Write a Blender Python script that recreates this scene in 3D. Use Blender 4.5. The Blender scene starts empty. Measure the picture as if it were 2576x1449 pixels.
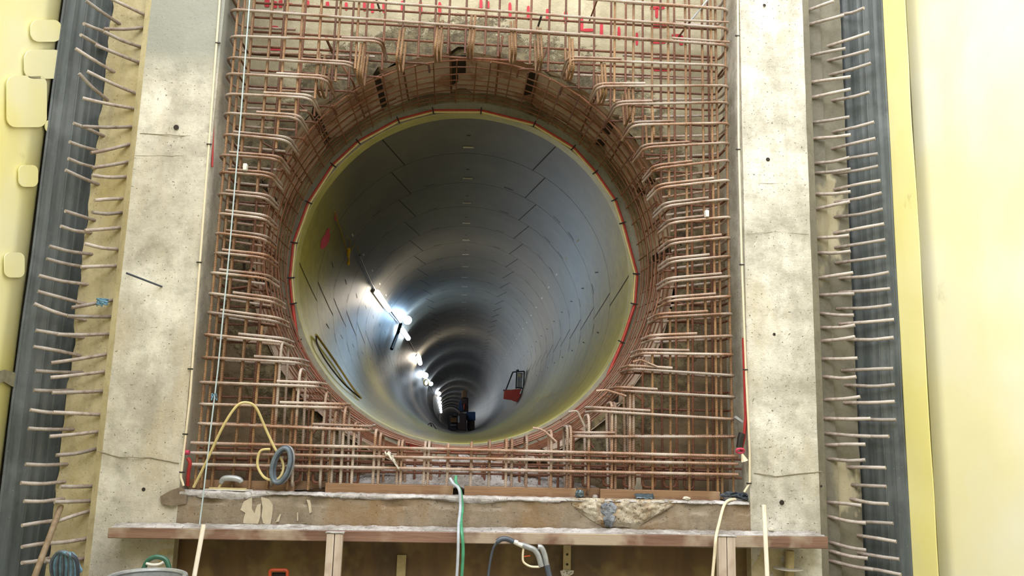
import bpy, bmesh, math, random
from mathutils import Vector, Matrix, noise
random.seed(7)
PI = math.pi
SC = bpy.context.scene
COL = SC.collection
def rd(a): return math.radians(a)

# ------------------------------------------------------------------ camera
FPX = 1956.5; IW, IH = 2576, 1449
YAW, PITCH, ROLL = 0.0600, 0.16124, 0.02779
CAM = Vector((0.0, -6.3, 1.7))
MC = Matrix.Rotation(-YAW, 3, 'Z') @ Matrix.Rotation(PI/2 + PITCH, 3, 'X') @ Matrix.Rotation(ROLL, 3, 'Z')
cd = bpy.data.cameras.new('camera'); co = bpy.data.objects.new('camera', cd); COL.objects.link(co)
co.location = CAM; co.rotation_euler = MC.to_euler()
cd.sensor_fit = 'HORIZONTAL'; cd.sensor_width = 36.0; cd.lens = 36.0*FPX/IW
cd.clip_start = 0.05; cd.clip_end = 400
SC.camera = co

# ------------------------------------------------------------------ light
W = bpy.data.worlds.new('sky'); SC.world = W; W.use_nodes = True
bg = W.node_tree.nodes['Background']
bg.inputs[0].default_value = (0.97, 0.98, 1.0, 1); bg.inputs[1].default_value = 1.0
def sun(name, rx, rz, e, ang, colr):
    l = bpy.data.lights.new(name, 'SUN'); l.energy = e; l.angle = rd(ang); l.color = colr
    o = bpy.data.objects.new(name, l); COL.objects.link(o); o.location = (0, -4, 12)
    o.rotation_euler = (rd(rx), 0, rd(rz))
sun('overcast_sun', 42, -20, 1.9, 75, (1.0, 0.98, 0.95))
SC.view_settings.view_transform = 'Standard'; SC.view_settings.look = 'None'
SC.view_settings.gamma = 1; SC.view_settings.use_curve_mapping = False
SC.view_settings.exposure = 1.3

# ------------------------------------------------------------------ geometry helpers
def ray(x, y): return MC @ Vector(((x-IW/2)/FPX, (IH/2-y)/FPX, -1))
def at(x, y, Y):                 # the point of the plane y = Y seen at photo pixel (x, y)
    d = ray(x, y); return CAM + d*((Y-CAM.y)/d.y)
def atX(x, y, X):
    d = ray(x, y); return CAM + d*((X-CAM.x)/d.x)
def atZ(x, y, Z):
    d = ray(x, y); return CAM + d*((Z-CAM.z)/d.z)
XC, ZC, R = -0.004, 3.108, 1.70
GR = 0.0194                      # the tunnel falls gently away from the shaft
PIV = Vector((XC, 1.40, ZC-R)); TROT = Matrix.Rotation(-GR, 3, 'X')
def cyl(x, y, r=1.66, local=False):   # the point of the tunnel wall (radius r) seen at a photo pixel
    c = TROT.transposed() @ (CAM-PIV) + PIV; d = TROT.transposed() @ ray(x, y)
    a = d.x*d.x+d.z*d.z; ox = c.x-XC; oz = c.z-ZC
    b = ox*d.x+oz*d.z; q = ox*ox+oz*oz-r*r
    P = c + d*((-b+math.sqrt(max(0, b*b-a*q)))/a)
    return P if local else TROT @ (P-PIV) + PIV
def tun(p): return TROT @ (Vector(p)-PIV) + PIV
def bendx(Y):                    # the tunnel turns gently left far down
    return -0.022*max(0.0, Y-40)

def rnd(pts, r, n=5):            # round the corners of a polyline
    pts = [Vector(p) for p in pts]
    if r <= 0 or len(pts) < 3: return pts
    out = [pts[0]]
    for i in range(1, len(pts)-1):
        p, a, b = pts[i], pts[i-1], pts[i+1]
        u = a-p; v = b-p; lu, lv = u.length, v.length
        if lu < 1e-6 or lv < 1e-6: continue
        u /= lu; v /= lv
        ang = u.angle(v, PI)
        if ang > PI-0.02: out.append(p); continue
        t = min(r/math.tan(ang/2), lu*0.49, lv*0.49)
        q0, q1 = p+u*t, p+v*t
        for k in range(n+1):
            s = k/n
            out.append(q0*(1-s)**2 + p*2*s*(1-s) + q1*s*s)
    out.append(pts[-1]); return out
def spline(pts, n=8, closed=False):
    pts = [Vector(p) for p in pts]; m = len(pts); out = []
    rng = range(m if closed else m-1)
    for i in rng:
        if closed: p0, p1, p2, p3 = pts[i-1], pts[i], pts[(i+1) % m], pts[(i+2) % m]
        else: p0, p1, p2, p3 = pts[max(0, i-1)], pts[i], pts[i+1], pts[min(m-1, i+2)]
        for k in range(n):
            t = k/n
            out.append(0.5*((2*p1)+(p2-p0)*t+(2*p0-5*p1+4*p2-p3)*t*t+(3*p1-p0-3*p2+p3)*t**3))
    if not closed: out.append(pts[-1])
    return out

class MB:
    """collects shapes for ONE mesh"""
    def __init__(s): s.bm = bmesh.new(); s.uv = s.bm.loops.layers.uv.new('uv'); s.mi = 0; s.sm = False
    def face(s, vs, uvs=None, smooth=None):
        try: f = s.bm.faces.new(vs)
        except ValueError: return None
        f.material_index = s.mi; f.smooth = s.sm if smooth is None else smooth
        if uvs:
            for l, u in zip(f.loops, uvs): l[s.uv].uv = u
        return f
    def tube(s, pts, r, seg=8, closed=False, cap=True, r1=None):
        pts = [Vector(p) for p in pts]; n = len(pts)
        rad = (lambda i: r) if not callable(r) else (lambda i: r(i/(n-1)))
        if r1 is not None: rad = lambda i: r+(r1-r)*i/(n-1)
        T = []
        for i in range(n):
            a = pts[i-1] if (closed or i) else pts[i]
            b = pts[(i+1) % n] if (closed or i < n-1) else pts[i]
            t = b-a
            T.append(t.normalized() if t.length > 1e-9 else Vector((0, 0, 1)))
        up = Vector((0, 0, 1)) if abs(T[0].z) < 0.9 else Vector((0, 1, 0))
        nrm = (up - T[0]*up.dot(T[0])).normalized()
        rings = []; L = [0.0]
        for i in range(n):
            nrm = nrm - T[i]*nrm.dot(T[i])
            nrm = nrm.normalized() if nrm.length > 1e-6 else T[i].orthogonal().normalized()
            bi = T[i].cross(nrm)
            rings.append([s.bm.verts.new(pts[i]+(nrm*math.cos(2*PI*k/seg)+bi*math.sin(2*PI*k/seg))*rad(i)) for k in range(seg)])
            if i: L.append(L[-1]+(pts[i]-pts[i-1]).length)
        m = n if closed else n-1
        for i in range(m):
            j = (i+1) % n; l1 = L[j] if j else L[-1]+(pts[0]-pts[-1]).length
            for k in range(seg):
                q = (k+1) % seg
                s.face([rings[i][k], rings[i][q], rings[j][q], rings[j][k]],
                       [(k/seg, L[i]), ((k+1)/seg, L[i]), ((k+1)/seg, l1), (k/seg, l1)], True)
        if cap and not closed:
            s.face(rings[0][::-1], smooth=False); s.face(rings[-1], smooth=False)
        return s
    def hexa(s, p):              # 8 corners: bottom 4 (ccw), top 4
        v = [s.bm.verts.new(q) for q in p]
        for f in ((3, 2, 1, 0), (4, 5, 6, 7), (0, 1, 5, 4), (1, 2, 6, 5), (2, 3, 7, 6), (3, 0, 4, 7)):
            s.face([v[i] for i in f])
        return s
    def box(s, x0, x1, y0, y1, z0, z1):
        return s.hexa([(x0, y0, z0), (x1, y0, z0), (x1, y1, z0), (x0, y1, z0), (x0, y0, z1), (x1, y0, z1), (x1, y1, z1), (x0, y1, z1)])
    def bar(s, a, b, w, h, up=(0, 0, 1)):   # straight bar of rectangular section
        a = Vector(a); b = Vector(b); t = (b-a).normalized(); u = Vector(up)
        sd = t.cross(u)
        if sd.length < 1e-4: sd = t.cross(Vector((0, 1, 0)))
        sd.normalize(); u = sd.cross(t).normalized()
        c = []
        for p in (a, b):
            c += [p-sd*w/2-u*h/2, p+sd*w/2-u*h/2, p+sd*w/2+u*h/2, p-sd*w/2+u*h/2]
        v = [s.bm.verts.new(q) for q in c]
        for f in ((0, 1, 2, 3), (7, 6, 5, 4), (1, 0, 4, 5), (2, 1, 5, 6), (3, 2, 6, 7), (0, 3, 7, 4)):
            s.face([v[i] for i in f])
        return s
    def lathe(s, prof, c, seg=32, axis='Z'):
        rings = []
        for (r, h) in prof:
            ring = []
            for k in range(seg):
                a = 2*PI*k/seg
                p = (r*math.cos(a), r*math.sin(a), h) if axis == 'Z' else (r*math.cos(a), h, r*math.sin(a))
                ring.append(s.bm.verts.new(Vector(c)+Vector(p)))
            rings.append(ring)
        for i in range(len(rings)-1):
            for k in range(seg):
                q = (k+1) % seg
                s.face([rings[i][k], rings[i][q], rings[i+1][q], rings[i+1][k]], smooth=True)
        return s
    def prism(s, pts, d):        # polygon (world points) thickened along vector d
        a = [s.bm.verts.new(Vector(p)) for p in pts]; b = [s.bm.verts.new(Vector(p)+Vector(d)) for p in pts]
        s.face(a); s.face(b[::-1])
        for i in range(len(a)):
            j = (i+1) % len(a); s.face([a[i], b[i], b[j], a[j]])
        return s
    def grid(s, nu, nv, fn, smooth=True):
        V = [[s.bm.verts.new(fn(i/nu, j/nv)) for j in range(nv+1)] for i in range(nu+1)]
        for i in range(nu):
            for j in range(nv):
                s.face([V[i][j], V[i+1][j], V[i+1][j+1], V[i][j+1]],
                       [(i/nu, j/nv), ((i+1)/nu, j/nv), ((i+1)/nu, (j+1)/nv), (i/nu, (j+1)/nv)], smooth)
        return V
    def build(s, name, mats, parent=None, loc=None, bevel=0, normals=True, solid=0):
        if normals: bmesh.ops.recalc_face_normals(s.bm, faces=s.bm.faces)
        if loc is None:
            if parent is not None: loc = parent['_w'] if '_w' in parent else (0, 0, 0)
            else:
                xs = [v.co for v in s.bm.verts]
                loc = (sum(p.x for p in xs)/len(xs), sum(p.y for p in xs)/len(xs), min(p.z for p in xs))
        loc = Vector(loc)
        for v in s.bm.verts: v.co -= loc
        me = bpy.data.meshes.new(name); s.bm.to_mesh(me); s.bm.free(); me.set_sharp_from_angle(angle=rd(38))
        if not isinstance(mats, (list, tuple)): mats = [mats]
        for m in mats: me.materials.append(m)
        o = bpy.data.objects.new(name, me); COL.objects.link(o)
        if parent is not None:
            o.parent = parent
        else: o.location = loc
        o['_w'] = tuple(loc)
        if bevel:
            md = o.modifiers.new('bevel', 'BEVEL'); md.width = bevel; md.segments = 2; md.limit_method = 'ANGLE'
        if solid:
            md = o.modifiers.new('thick', 'SOLIDIFY'); md.thickness = solid; md.offset = 0
        return o
def tag(o, label, cat, group=None, kind=None):
    if label: o['label'] = label
    if cat: o['category'] = cat
    if group: o['group'] = group
    if kind: o['kind'] = kind
    return o
def struct(o): o['kind'] = 'structure'; return o
def thing(name, loc, label, cat, group=None):
    o = bpy.data.objects.new(name, None); COL.objects.link(o); o.location = loc; o['_w'] = tuple(loc)
    o.empty_display_size = 0.1
    return tag(o, label, cat, group)
def nz(p, s, seed=0.0): return noise.noise(Vector(p)*s + Vector((seed, seed*1.7, seed*0.3)))

# ------------------------------------------------------------------ materials
def lin(h):
    if isinstance(h, str):
        c = [int(h[i:i+2], 16)/255 for i in (0, 2, 4)]
    else: c = h
    return tuple((x/12.92 if x <= 0.04045 else ((x+0.055)/1.055)**2.4) for x in c)+(1,)
class NT:
    def __init__(s, name):
        s.m = bpy.data.materials.new(name); s.m.use_nodes = True; s.t = s.m.node_tree
        s.b = s.t.nodes['Principled BSDF']; s.co = s.t.nodes.new('ShaderNodeTexCoord')
    def n(s, ty, **k):
        x = s.t.nodes.new('ShaderNode'+ty)
        for a, v in k.items(): setattr(x, a, v)
        return x
    def l(s, a, b): s.t.links.new(a, b)
    def mapping(s, sc, src='Object', off=(0, 0, 0)):
        m = s.n('Mapping'); m.inputs['Scale'].default_value = sc; m.inputs['Location'].default_value = off
        s.l(s.co.outputs[src], m.inputs[0]); return m.outputs[0]
    def noise(s, scale, det=4, rough=0.6, vec=None, dist=0.0):
        x = s.n('TexNoise'); x.inputs['Scale'].default_value = scale; x.inputs['Detail'].default_value = det
        x.inputs['Roughness'].default_value = rough; x.inputs['Distortion'].default_value = dist
        s.l(vec if vec else s.co.outputs['Object'], x.inputs['Vector']); return x.outputs['Fac']
    def ramp(s, fac, stops, interp='LINEAR'):
        x = s.n('ValToRGB'); x.color_ramp.interpolation = interp; e = x.color_ramp.elements
        while len(e) < len(stops): e.new(0.5)
        for i, (p, c) in enumerate(stops):
            e[i].position = p; e[i].color = c if len(c) == 4 else c+(1,)
        s.l(fac, x.inputs[0]); return x.outputs[0]
    def mix(s, fac, a, b, mode='MIX'):
        x = s.n('Mix', data_type='RGBA', blend_type=mode)
        if isinstance(fac, (int, float)): x.inputs[0].default_value = fac
        else: s.l(fac, x.inputs[0])
        for v, i in ((a, 6), (b, 7)):
            if isinstance(v, tuple): x.inputs[i].default_value = v
            else: s.l(v, x.inputs[i])
        return x.outputs[2]
    def thr(s, fac, lo, hi):     # smooth threshold
        x = s.n('MapRange'); x.inputs[1].default_value = lo; x.inputs[2].default_value = hi
        s.l(fac, x.inputs[0]); return x.outputs[0]
    def math(s, op, a, b=None):
        x = s.n('Math', operation=op)
        for i, v in enumerate((a, b)):
            if v is None: continue
            if isinstance(v, (int, float)): x.inputs[i].default_value = v
            else: s.l(v, x.inputs[i])
        return x.outputs[0]
    def bump(s, h, st=0.4, d=0.01):
        x = s.n('Bump'); x.inputs['Strength'].default_value = st; x.inputs['Distance'].default_value = d
        s.l(h, x.inputs['Height']); s.l(x.outputs[0], s.b.inputs['Normal']); return x
    def col(s, c):
        if isinstance(c, tuple): s.b.inputs['Base Color'].default_value = c
        else: s.l(c, s.b.inputs['Base Color'])
    def rough(s, v):
        if isinstance(v, (int, float)): s.b.inputs['Roughness'].default_value = v
        else: s.l(v, s.b.inputs['Roughness'])
BLK = (0, 0, 0, 1); WHT = (1, 1, 1, 1)
def plain(name, c, rough=0.5, metal=0.0, var=0.15, bump=0.0, scale=18):
    m = NT(name); f = m.noise(scale, 3)
    c1 = lin(c); c2 = tuple(x*(1-var) for x in c1[:3])+(1,)
    m.col(m.mix(m.thr(f, 0.35, 0.65), c1, c2)); m.rough(rough); m.b.inputs['Metallic'].default_value = metal
    if bump: m.bump(m.noise(scale*3, 4), bump, 0.004)
    return m.m
def emis(name, c, e):
    m = NT(name); m.b.inputs['Emission Color'].default_value = lin(c); m.b.inputs['Emission Strength'].default_value = e
    m.col(lin(c)); return m.m
def concrete(name, base, dark, light, warm=None, pit=0.5, rough=0.75, streak=0.3, bump=0.35, big=1.3, warmlo=0.5, warmhi=0.7, wet=None):  # wet: tone shift along one axis
    m = NT(name)
    f1 = m.noise(big, 6, 0.65); f2 = m.noise(9, 5, 0.7)
    c = m.mix(m.thr(f1, 0.38, 0.62), lin(base), lin(light))
    c = m.mix(m.math('MULTIPLY', m.thr(f2, 0.48, 0.75), 0.55), c, lin(dark))
    if warm:
        fw = m.noise(big*0.9, 5, 0.6, m.mapping((1, 1, 0.5), off=(4, 2, 7)))
        c = m.mix(m.math('MULTIPLY', m.thr(fw, warmlo, warmhi), 0.85), c, lin(warm))
    fs = m.noise(7, 4, 0.6, m.mapping((1, 1, 0.12)))
    c = m.mix(m.math('MULTIPLY', m.thr(fs, 0.5, 0.75), streak), c, lin(dark))
    fp = m.noise(55, 2, 0.5)
    pits = m.thr(fp, 0.66, 0.72)
    c = m.mix(m.math('MULTIPLY', pits, pit), c, tuple(x*0.35 for x in lin(dark)[:3])+(1,))
    fsp = m.noise(38, 3, 0.6, m.mapping((1, 1, 1), off=(9, 9, 9)))
    c = m.mix(m.math('MULTIPLY', m.thr(fsp, 0.62, 0.7), 0.45), c, lin(light))
    if wet:                      # tone shift along one axis, noisy edge: (axis, lo, hi, colour, amount)
        sx = m.n('SeparateXYZ'); m.l(m.co.outputs['Object'], sx.inputs[0])
        h = m.math('ADD', sx.outputs[wet[0]], m.math('MULTIPLY', m.noise(2.5, 4, 0.6), wet[5] if len(wet) > 5 else 0.5))
        c = m.mix(m.math('MULTIPLY', m.thr(h, wet[1], wet[2]), wet[4]), c, lin(wet[3]))
    m.col(c); m.rough(rough)
    h = m.math('SUBTRACT', m.noise(30, 6, 0.7), m.math('MULTIPLY', pits, 0.8))
    m.bump(h, bump, 0.012)
    return m.m
def rust(name, a, b, c3, rib=0.5, rough=0.55, spec=0.5, dust=None):
    m = NT(name)
    oi = m.n('ObjectInfo')
    f = m.noise(5, 5, 0.7); g = m.noise(28, 4, 0.7)
    c = m.mix(m.thr(f, 0.38, 0.62), lin(a), lin(b))
    c = m.mix(m.math('MULTIPLY', m.thr(g, 0.45, 0.7), 0.6), c, lin(c3))
    if dust:
        d = m.noise(2.2, 4, 0.6, m.mapping((1, 1, 1), off=(3, 5, 1)))
        c = m.mix(m.math('MULTIPLY', m.thr(d, 0.42, 0.6), 0.75), c, lin(dust))
    hs = m.n('HueSaturation'); m.l(c, hs.inputs['Color'])
    m.l(m.math('ADD', m.math('MULTIPLY', oi.outputs['Random'], 0.5), 0.75), hs.inputs['Value'])
    m.col(hs.outputs[0]); m.rough(rough); m.b.inputs['Specular IOR Level'].default_value = spec
    sx = m.n('SeparateXYZ'); m.l(m.co.outputs['UV'], sx.inputs[0])
    ph = m.math('ADD', m.math('MULTIPLY', sx.outputs[1], 2*PI/0.014), m.math('MULTIPLY', sx.outputs[0], 4*PI))
    w = m.math('POWER', m.math('ADD', m.math('MULTIPLY', m.math('SINE', ph), 0.5), 0.5), 2.0)
    h = m.math('ADD', m.math('MULTIPLY', w, rib), m.math('MULTIPLY', g, 0.35))
    m.bump(h, 0.9, 0.003)
    return m.m

M = {}
M['col_l'] = concrete('column_concrete', 'ADA89D', '7F796D', 'D8D4CA', 'B8AB92', bump=0.5, big=1.8, pit=0.7, wet=(2, 4.45, 4.75, '8F928C', 0.9, 0.2))  # wet: greyer tone towards the column top
M['col_r'] = concrete('column_concrete_right', 'AFABA0', '857F70', 'DEDBD2', 'B9AF92', warmlo=0.55, warmhi=0.75, pit=0.8, bump=0.6, big=2.2)
M['cham'] = concrete('chamfer_concrete', 'B5A98A', '877B5F', 'CCC1A2', pit=0.3)
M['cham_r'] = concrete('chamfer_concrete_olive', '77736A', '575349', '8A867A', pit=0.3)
M['sill'] = concrete('sill_concrete', '857868', '52483B', '9D9080', '856A4A', rough=0.35, pit=0.5, streak=0.35, warmlo=0.48, warmhi=0.62, bump=0.6, big=1.8)
M['silltop'] = concrete('sill_top_wet_mortar', '9C9794', '5E5854', 'D2CFD2', rough=0.22, bump=1.0, big=4)
def backmat():
    m = NT('recess_wall_concrete')
    sx = m.n('SeparateXYZ'); m.l(m.co.outputs['Object'], sx.inputs[0])
    dx = m.math('ADD', sx.outputs[0], 0.004); dz = m.math('SUBTRACT', sx.outputs[2], 3.108)
    r = m.math('SQRT', m.math('ADD', m.math('MULTIPLY', dx, dx), m.math('MULTIPLY', dz, dz)))
    big = m.noise(1.8, 6, 0.65); med = m.noise(6, 6, 0.7)
    rb = m.math('SUBTRACT', r, m.math('MULTIPLY', m.math('SUBTRACT', med, 0.5), 1.1))
    rb = m.math('SUBTRACT', rb, m.math('MULTIPLY', m.math('SUBTRACT', big, 0.5), 0.8))
    brk = m.thr(rb, 2.24, 2.14)
    c = m.mix(m.thr(big, 0.38, 0.62), lin('B0A78A'), lin('CFC7AA'))
    c = m.mix(m.math('MULTIPLY', m.thr(med, 0.5, 0.7), 0.5), c, lin('8A8062'))
    hz = m.math('ADD', sx.outputs[2], m.math('MULTIPLY', m.math('SUBTRACT', big, 0.5), 2.2))
    c = m.mix(m.math('MULTIPLY', m.thr(hz, 4.5, 3.4), 0.88), c, m.mix(m.thr(med, 0.4, 0.6), lin('5C4630'), lin('7A6345')))  # brown dirt lower down, with the recess's shade painted into it
    cb = m.mix(m.thr(m.noise(14, 5, 0.7), 0.4, 0.6), lin('4A3F2E'), lin('8C8060'))
    c = m.mix(m.math('MULTIPLY', brk, 0.85), c, cb)
    m.col(c); m.rough(0.55)
    h = m.math('ADD', m.noise(30, 6, 0.7), m.math('MULTIPLY', m.math('MULTIPLY', brk, m.noise(11, 6, 0.75)), 6.0))
    m.bump(h, 0.6, 0.014); return m.m
M['back'] = backmat()
M['broken'] = concrete('broken_concrete', '7A7056', '3E3627', 'A39878', '5E4A2C', rough=0.5, bump=1.2, big=2.5)
M['rear_l'] = concrete('yellowish_concrete', 'AFA382', '7C7259', 'C9BD9B', 'B3A372', pit=0.4, rough=0.6, streak=0.5, big=2.2)
M['rear_r'] = concrete('olive_concrete', '6C695F', '4A473D', '7E7A6C', 'BDB49C', pit=0.2, rough=0.6, streak=0.2, warmlo=0.6, warmhi=0.63, big=1.6)
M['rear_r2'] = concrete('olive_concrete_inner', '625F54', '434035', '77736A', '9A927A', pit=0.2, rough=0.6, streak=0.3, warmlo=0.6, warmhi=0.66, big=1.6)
M['floor'] = concrete('pit_floor', '7A7468', '4A453C', '989184')
def lining_mat():
    m = NT('segment_concrete_yellow_bounce')
    g = m.n('NewGeometry'); sx = m.n('SeparateXYZ'); m.l(g.outputs['Position'], sx.inputs[0])
    f = m.noise(0.9, 6, 0.65, g.outputs['Position']); f2 = m.noise(7, 5, 0.7, g.outputs['Position'])
    c = m.mix(m.thr(f, 0.38, 0.62), lin('54514B'), lin('625F58')); c = m.mix(m.math('MULTIPLY', m.thr(f2, 0.5, 0.72), 0.35), c, lin('47443F'))
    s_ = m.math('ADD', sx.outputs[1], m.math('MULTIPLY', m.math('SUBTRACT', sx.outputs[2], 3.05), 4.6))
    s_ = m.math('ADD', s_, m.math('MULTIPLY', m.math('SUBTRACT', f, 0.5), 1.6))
    c = m.mix(m.math('MULTIPLY', m.thr(s_, 7.5, 3.0), 0.95), c, m.mix(m.thr(f2, 0.35, 0.65), lin('A59C40'), lin('8E8736')))  # yellow light bounced off the membranes, painted in towards mouth and invert
    m.col(c); m.rough(0.45); m.b.inputs['Specular IOR Level'].default_value = 0.3; m.bump(m.noise(20, 5, 0.7), 0.1, 0.01); return m.m
M['lining'] = lining_mat()
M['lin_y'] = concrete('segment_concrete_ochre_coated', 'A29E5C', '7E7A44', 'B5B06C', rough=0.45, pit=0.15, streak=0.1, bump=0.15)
M['lin_end'] = concrete('segment_end_concrete', '84826F', '5E5C4C', '9A988A', rough=0.6, pit=0.3)
M['mudg'] = plain('grey_mud', '94907A', 0.7, 0, 0.3)
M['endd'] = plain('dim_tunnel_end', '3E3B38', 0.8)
M['joint'] = plain('joint_gap', '1C1A19', 0.8)
M['mark'] = plain('pale_filler', 'C9C2B4', 0.6)
M['soffit'] = concrete('rust_stained_soffit', 'BFA99A', '86705F', 'CDBCB0', '946C54', rough=0.6, pit=0.5, streak=0.3, big=2.5, warmlo=0.5, warmhi=0.6)
M['peel'] = plain('peeled_cream_concrete', 'BFB39E', 0.6, 0, 0.15, 0.3)
M['chip'] = concrete('broken_sill_face', 'A89880', '6A5A46', 'D8D0C0', '8A6436', rough=0.25, bump=1.6, big=7, pit=0.2)
M['chipdark'] = concrete('dark_wet_patch', '5C6068', '34363A', '9AA0AC', rough=0.15, bump=1.6, big=14, pit=0.2)
M['dirt'] = plain('dried_brown_mud', '7B6C5C', 0.7, 0, 0.3, 0.6)
M['crack'] = plain('joint_line', '8C8472', 0.8)
M['dark'] = plain('dark_gap', '2A211B', 0.8)
M['rb_h'] = rust('rebar_dusty', '80593F', '987A66', '63412D', dust='B4AAA3', rough=0.4, spec=0.7)
M['rb_v'] = rust('rebar_ochre', '7C5C40', '8F6F4E', '5A3A28')
M['rb_r'] = rust('rebar_brown', '6A4331', '784C36', '4A2C20')
M['rb_ring'] = rust('rebar_ring', '6F4630', '7E5239', '4C2D1D', rib=0.2)
M['starter'] = rust('rebar_starter', '72594C', 'A3968C', '4C3228', dust='BDB6B2', rib=0.3)
M['wood_raw'] = plain('raw_timber', 'B88A5C', 0.6, 0, 0.3, 0.4)
M['string'] = plain('pale_cord', 'B9CBD2', 0.7)

def wood(name, a, b, c, rough=0.5, axis=(0.4, 6, 6)):
    m = NT(name); f = m.noise(3, 6, 0.65, m.mapping(axis)); g = m.noise(1.7, 4, 0.6)
    col = m.mix(m.thr(f, 0.4, 0.62), lin(a), lin(b)); col = m.mix(m.thr(g, 0.5, 0.6), col, lin(c))
    m.col(col); m.rough(rough); m.bump(m.noise(22, 5, 0.7, m.mapping(axis)), 0.4, 0.006); return m.m
M['plank'] = wood('wet_plank', '8A6B5C', '6C5044', 'AB9B8A', 0.35)
M['post'] = wood('pale_post', 'CBBDB0', 'B5A496', '9C7F70', 0.6, (6, 6, 0.4))
M['kick'] = wood('orange_batten', '8C6D52', '755740', '9C8268', 0.4)
M['form'] = wood('plywood_panel', '6E5433', '52402A', '7E6A40', 0.55, (1.2, 1, 0.25))
M['handle'] = wood('pale_handle', 'E2DACC', 'D3C8B6', 'E8E1D4', 0.6, (6, 6, 0.5))
M['stick'] = wood('brown_stick', '93806A', '7C6852', 'A39480', 0.6, (6, 6, 0.5))
def membrane(name, c, c2, stain):
    m = NT(name); f = m.noise(0.8, 3, 0.5); g = m.noise(2.2, 5, 0.7, m.mapping((1, 1, 0.8), off=(2, 8, 5)))
    col = m.mix(m.thr(f, 0.4, 0.6), lin(c), lin(c2))
    col = m.mix(m.math('MULTIPLY', m.thr(g, 0.66, 0.76), stain), col, lin('8E8A62'))
    m.col(col); m.rough(0.33); m.b.inputs['Coat Weight'].default_value = 0.3
    m.bump(m.noise(1.2, 2, 0.4), 0.12, 0.15); return m.m
M['memb'] = membrane('yellow_membrane', 'FFF6A6', 'FFFBD0', 0.35)
M['membr'] = membrane('pale_yellow_membrane', 'FFFACC', 'FFFDE6', 0.3)
M['memb2'] = membrane('yellow_membrane_strip', 'FBF2A0', 'FFF7B8', 0.5)
def wstop():
    m = NT('grey_waterstop'); f = m.noise(6, 5, 0.7, m.mapping((1, 1, 0.15))); g = m.noise(2, 5, 0.6)
    c = m.mix(m.thr(f, 0.4, 0.65), lin('4A5052'), lin('62696C')); c = m.mix(m.thr(g, 0.5, 0.68), c, lin('6E7478'))
    s = m.thr(m.noise(60, 2), 0.72, 0.76); c = m.mix(m.math('MULTIPLY', s, 0.6), c, lin('B0AFA0'))
    m.col(c); m.rough(0.45); return m.m
M['wstop'] = wstop()
M['red'] = plain('red_paint', 'D0283A', 0.6, 0, 0.2)
M['pink'] = plain('pink_paint', 'C2405E', 0.6, 0, 0.2)
M['redstrip'] = plain('red_strip', 'B3352A', 0.5, 0, 0.25)
M['redcord'] = plain('red_cord', 'A62A2A', 0.5)
M['cream'] = plain('cream_hose', 'E2D6BC', 0.4, 0, 0.08)
M['creamy'] = plain('yellowed_hose', 'CFBE86', 0.4, 0, 0.12)
M['clip'] = plain('black_clip', '191716', 0.5)
M['black'] = plain('black_plastic', '1E1C1E', 0.45)
M['white'] = plain('white_plastic', 'DEDCD6', 0.5, 0, 0.12)
M['grey'] = plain('grey_metal', 'A9ADB2', 0.35, 0.3, 0.25, 0.3)
M['greyd'] = plain('dark_grey_rubber', '4A5260', 0.4, 0, 0.3, 0.2)
M['green'] = plain('green_hose', '4E9C78', 0.4, 0, 0.3)
M['greend'] = plain('dark_green_hose', '3B6C5A', 0.4, 0, 0.3)
M['lilac'] = plain('pale_blue_hose', 'B4BCCB', 0.4, 0, 0.15)
M['cyan'] = plain('blue_cloth', '6E9CB8', 0.7, 0, 0.4, 0.4)
M['cableb'] = plain('dusty_blue_cable', '6A7886', 0.5, 0, 0.45)
M['yellow'] = plain('yellow_plastic', 'D2A62A', 0.5)
M['ropey'] = plain('ochre_rope', '8F7B3F', 0.8)
M['orange'] = plain('orange_plastic', 'C9522C', 0.45)
M['cardb'] = plain('tan_panel', '8A6238', 0.7)
M['locob'] = plain('loco_blue', '24508A', 0.5)
M['locor'] = plain('loco_maroon', '462E2B', 0.55, 0, 0.3)
M['locod'] = plain('loco_dark', '2A2428', 0.5)
M['machr'] = plain('machine_red', 'B23A2A', 0.5, 0, 0.25)
M['mortar'] = plain('pale_mortar', 'C8C2B6', 0.7, 0, 0.2, 0.5)
M['tan'] = plain('tan_strap', 'B8A87E', 0.7, 0, 0.2)
M['scrap'] = plain('wet_foil', '5F6E78', 0.25, 0.5, 0.4)
M['wetrock'] = concrete('wet_mortar_rubble', '8A827C', '453E39', 'C4BFC0', rough=0.22, bump=1.4, big=5, pit=0.3)
M['lampw'] = emis('warm_lamp', 'FFF3DC', 14); M['lampb'] = emis('blue_white_lamp', 'D8EEFF', 16)

# ------------------------------------------------------------------ the setting
SILL = 1.05
b = MB(); b.box(-4.2, 4.2, -10, 0.5, -0.2, 0); struct(b.build('floor', M['floor']))
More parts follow.
